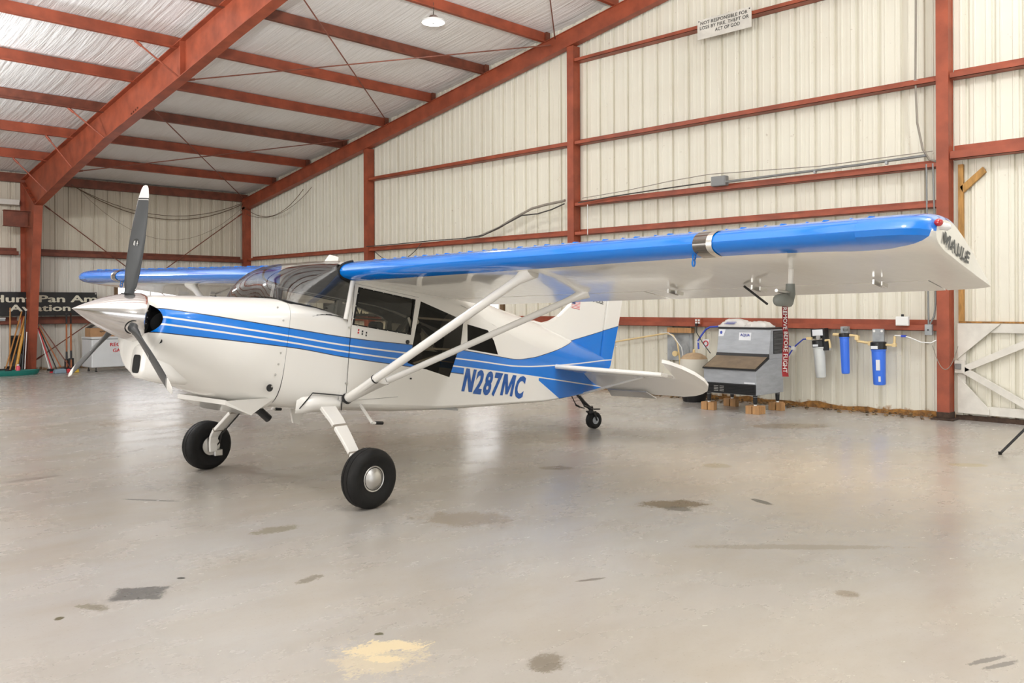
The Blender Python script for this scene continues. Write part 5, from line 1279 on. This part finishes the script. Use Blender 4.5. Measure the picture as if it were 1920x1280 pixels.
mb = MB(); mb.box((-.13, .10, .03), (.03, .07, .02)); mb.build('bag_fold', 'bag', o)

# debris along the foot of the gable wall
r = random.Random(11); mb = MB()
for i in range(300):
    y = r.uniform(3.95, 9.4) if i < 240 else r.uniform(9.4, 14)
    w_ = .05+.22*abs(math.sin(y*1.9))*r.random(); x = XW-.07-abs(r.gauss(0, .11)); s_ = r.uniform(.010, .034)
    mb.cur = 0 if r.random() < .6 else 1
    mb.box((x, y, s_*.35+r.uniform(0, .03)*(XW-x < .12)), (s_*r.uniform(.6, 1.6), s_*r.uniform(.8, 2.2), s_*r.uniform(.3, .7)), Matrix.Rotation(r.uniform(0, 3), 3, 'Z') @ Matrix.Rotation(r.uniform(-.5, .5), 3, 'X'))
M['leaf'] = mat('dry_leaf', (.36, .23, .10), .9, 0, .6, 15)
o = mb.build('leaf_litter', ['rust_debris', 'leaf']); tag(o, 'rusty flakes and dry leaf litter gathered along the gable wall foot', 'debris', kind='stuff')
mb = MB(); n = 60; V = []
for i in range(n+1):
    y = 3.95+(12.5-3.95)*i/n; h = .05+.05*r.random(); V += [(XW-.015, y, 0), (XW-.022, y, h)]
mb.add(V, [(2*i, 2*i+1, 2*i+3, 2*i+2) for i in range(n)]); mb.build('rusted_edge', 'rust_orange', wb)

# ---------------------------------------------------------------- far left corner: freezer, box and tools
o = thing('chest_freezer', 'white chest freezer with red words, behind the propeller', 'freezer', (7.18, 20.55, 0))
MB().bbox((0, 0, .10), (1.45, .62, .74)).build('cabinet', 'freezer', o, bevel=.02)
MB().bbox((-.01, -.015, .745), (1.46, .63, .80)).build('lid', 'freezer', o, bevel=.015)
MB().bbox((0, -.003, .738), (1.45, .62, .746)).build('lid_gasket', 'conduit', o)
for xx in (.12, 1.33):
    for yy in (.08, .54): MB().lathe([(0, .025), (.03, .025), (.03, .012), (.10, .012)], (xx, yy, 0), (0, 0, 1), 10).build('caster', 'black', o)
for i, (t_, a, b_) in enumerate((('REGULAR', .40, .96), ('GARBAGE', .46, 1.0))): lettering('freezer_lettering', t_, lambda u, v: (u, -.004, v), (a, b_, .575-.135*i, .655-.135*i), o, 'red_text', .025)
o = thing('cardboard_box', 'open brown cardboard box lying on the chest freezer lid', 'box', (7.48, 20.80, .80))
MB().bbox((-.30, -.17, 0), (.30, .17, .20)).build('carton', 'cardboard', o); MB().bbox((-.285, -.155, .19), (.285, .155, .202)).build('box_opening', 'matte_black', o)
MB().prism([(-.30, .2), (-.16, .27), (-.155, .265), (-.295, .195)], -.17, .17, lambda u, v, t: (u, t, v)).build('flap', 'cable', o)
lettering('box_print', 'sport', lambda u, v: (u, -.174, v), (-.10, .06, .09, .14), o, 'text_black', .02)
def tool(name, label, foot, top, r, m, cat, head=None):
    foot = Vector(foot); o = thing(name, label, cat, foot); v = Vector(top)-foot
    MB().tube([v*.06, v], r, 8).build('handle', m, o)
    if head: head(o, v)
    return o
def shovel_head(m, w=.11, h=.26):
    def f(o, v):
        d = v.normalized(); mb = MB(); mb.prism([(-w, h), (-w, .07), (-w*.6, .01), (0, -.01), (w*.6, .01), (w, .07), (w, h)], -.006, .006, lambda a, b, t: Vector((a, t, 0))+d*b); mb.build('blade', m, o)
        MB().tube([d*(h-.04), d*(h+.18)], .022, 8).build('socket', m, o)
    return f
def broom_head(m, w=.16, h=.13, m2='black'):
    def f(o, v):
        MB().bbox((-w, -.03, h-.03), (w, .03, h+.02)).build('head_block', m2, o, bevel=.006)
        mb = MB(); mb.prism([(-w, h-.03), (w, h-.03), (w*1.08, .0), (-w*1.08, .0)], -.028, .028, lambda a, b, t: (a, t, b)); mb.build('bristles', m, o)
    return f
def grip(m='black'):
    def f(o, v): d = v.normalized(); MB().tube([v-d*.28, v+d*.01], .021, 8).build('hand_grip', m, o)
    return f
def both(*fs):
    def f(o, v):
        for g in fs: g(o, v)
    return f
tool('push_broom', 'tall thin yellow wooden broom leaning left of the frame column', (5.73, 21.35, 0), (5.80, 21.55, 1.47), .014, 'handle_wood', 'broom', broom_head('black', .10, .16))
tool('garden_rake', 'pair-mate yellow handled rake slanting right behind the teal tub', (5.58, 21.2, .0), (6.09, 21.75, 1.38), .016, 'handle_wood', 'rake', broom_head('conduit', .09, .12))
tool('wooden_hoe', 'yellow handled hoe slanting beside the rake, left of column', (5.64, 21.1, 0), (6.11, 21.62, 1.27), .016, 'handle_wood', 'hoe', broom_head('conduit', .06, .10))
tool('post_digger', 'thick yellow handle leaning against the frame column above the bin', (5.83, 21.32, .02), (6.13, 21.62, 1.19), .034, 'handle_yellow', 'digger', shovel_head('black', .07, .45))
tool('black_crowbar', 'black bar with pale tip standing against the frame column', (5.98, 21.35, 0), (6.14, 21.62, 1.40), .022, 'black', 'bar', lambda o, v: MB().lathe([(0, .026), (.03, .026), (.04, .01)], v, (0, 0, 1), 10).build('pale_tip', 'whitewood', o))
tool('white_pole', 'short white pole standing beside the black bin', (6.0, 21.25, 0), (6.12, 21.5, .92), .010, 'white', 'pole', lambda o, v: MB().lathe([(0, .014), (.03, .014)], (0, 0, 0), (0, 0, 1), 8).build('foot_cap', 'black', o))
o = thing('trash_bin', 'tall black bin lined with a dark bag left of the frame column', 'bin', (6.0, 21.75, 0))
MB().lathe([(0, .12), (.02, .13), (.80, .15), (.83, .155), (.83, .145), (.3, .13)], (0, 0, 0), (0, 0, 1), 20).build('bin_body', 'matte_black', o, smooth=40); MB().lathe([(.80, .158), (.84, .163), (.84, .15)], (0, 0, 0), (0, 0, 1), 20).build('bin_rim', 'black', o)
o = thing('teal_tub', 'shallow teal plastic tub on the floor by the frame column foot', 'tub', (5.72, 20.95, 0)); 
MB().loft([[(a*(.50*math.cos(2*PI*k/24)), a*.19*math.sin(2*PI*k/24), z) for k in range(24)] for a, z in ((.86, 0), (.95, .03), (1, .10), (1.0, .105), (.95, .105), (.9, .04))], True, True).build('tub_shell', 'teal', o, smooth=40)
MB().loft([[(a*(.50*math.cos(2*PI*k/24)), a*.19*math.sin(2*PI*k/24), z) for k in range(24)] for a, z in ((1.0, .098), (1.03, .10), (1.03, .11), (.96, .11))], True, False).build('tub_rim', 'teal', o, smooth=40)
o = thing('pink_bottle', 'small pink bottle with a white cap in the teal tub', 'bottle', (5.78, 20.92, .04)); MB().lathe([(0, .04), (.01, .045), (.14, .045), (.17, .02)], (0, 0, 0), (0, 0, 1), 14).build('bottle_body', 'pink', o, smooth=40); MB().lathe([(.17, .022), (.20, .022)], (0, 0, 0), (0, 0, 1), 12).build('cap', 'white', o)
RT = [('white_mop', 'thin white handle, leftmost of the fan leaning right of the column', (6.52, 21.2, 0), (6.42, 21.72, .95), .010, 'white', 'mop', broom_head('cable_grey', .07, .07)),
      ('red_scraper', 'red handled scraper in the fan of tools right of the column', (6.56, 21.15, 0), (6.42, 21.72, 1.0), .012, 'red_plastic', 'scraper', broom_head('red_plastic', .07, .06)),
      ('black_squeegee', 'black handled squeegee in the fan of tools right of the column', (6.66, 21.15, 0), (6.43, 21.72, 1.02), .012, 'black', 'squeegee', broom_head('black', .09, .05)),
      ('corn_broom', 'brown handled broom in the fan of tools right of the column', (6.76, 21.1, 0), (6.43, 21.72, 1.05), .012, 'handle_orange', 'broom', broom_head('handle_wood', .07, .09)),
      ('long_pole_broom', 'longest dark handled broom with yellow head, rightmost of the leaning fan', (6.95, 21.05, 0), (6.44, 21.70, 1.10), .012, 'steel_brown', 'broom', broom_head('yellow', .10, .08))]
for a in RT: tool(*a)
tool('round_shovel', 'orange handled shovel with black grip standing left of its twin', (6.91, 21.35, .0), (7.085, 21.9, 1.33), .019, 'handle_orange', 'shovel', both(shovel_head('black', .05, .30), grip()))
tool('square_shovel', 'orange handled shovel with black grip standing nearest the freezer', (6.99, 21.3, .0), (7.165, 21.85, 1.33), .021, 'handle_orange', 'shovel', both(shovel_head('black', .06, .32), grip()))
for name, label, m, loc, d in (('blue_bundle', 'grey blue cloth bundle on the floor below the leaning tools', 'bluegrey', (6.60, 20.85, 0), (.26, .16, .10)), ('red_container', 'small red container on the floor below the leaning tools', 'red_plastic', (6.78, 20.85, 0), (.10, .10, .09)), ('yellow_wedge', 'yellow plastic wedge on the floor next to the red container', 'yellow', (6.92, 20.85, 0), (.16, .12, .08))):
    o = thing(name, label, 'container' if 'container' in name else ('cloth' if 'bundle' in name else 'wedge'), loc)
    MB().prism([(-d[0]/2, 0), (d[0]/2, 0), (d[0]*.42, d[2]), (-d[0]*.4, d[2]*.9)], -d[1]/2, d[1]/2, lambda u, v, t: (u, t, v)).build('container_body' if 'container' in name else 'main_body', m, o, bevel=.02)
    MB().box((0, -.0, d[2]*.97), (d[0]*.3, d[1]*.3, .012)).build('top_piece', m, o)
o = thing('freezer_latch_shelf', 'galvanised rail lying along the low girt under the banner', 'rail', (5.4, 22.1, 1.17)); MB().bbox((-.6, 0, 0), (.45, .05, .06)).build('rail_body', 'galv', o); MB().bbox((-.6, -.02, .05), (.45, 0, .07)).build('rail_lip', 'white', o)

# ---------------------------------------------------------------- tripod at the right edge
ft = Vector((9.45, 2.62, 0)); hub = ft+rtv*.50; hub.z = .47
o = thing('tripod_stand', 'black tripod stand cut by the right edge of the picture', 'tripod', (hub.x, hub.y, 0))
H_ = Vector((0, 0, .50))
a0 = math.atan2((ft-hub).y, (ft-hub).x)
for k in range(3):
    a = a0+k*2*PI/3; f_ = Vector((math.cos(a)*.5, math.sin(a)*.5, .012)); lg = MB().tube([H_, f_], .013, 8).build('leg', 'black', o)
    MB().lathe([(0, .016), (.03, .018)], f_-Vector((0, 0, .012)), (0, 0, 1), 10).build('rubber_foot', 'rubber', lg)
    MB().tube([Vector((0, 0, .2)), H_.lerp(f_, .55)], .006, 6).build('spreader', 'black', o)
MB().tube([(0, 0, .15), (0, 0, 1.3)], .014, 10).build('centre_pole', 'black', o)
MB().lathe([(.44, .03), (.52, .03), (.53, .02)], (0, 0, 0), (0, 0, 1), 12).build('collar', 'black', o)
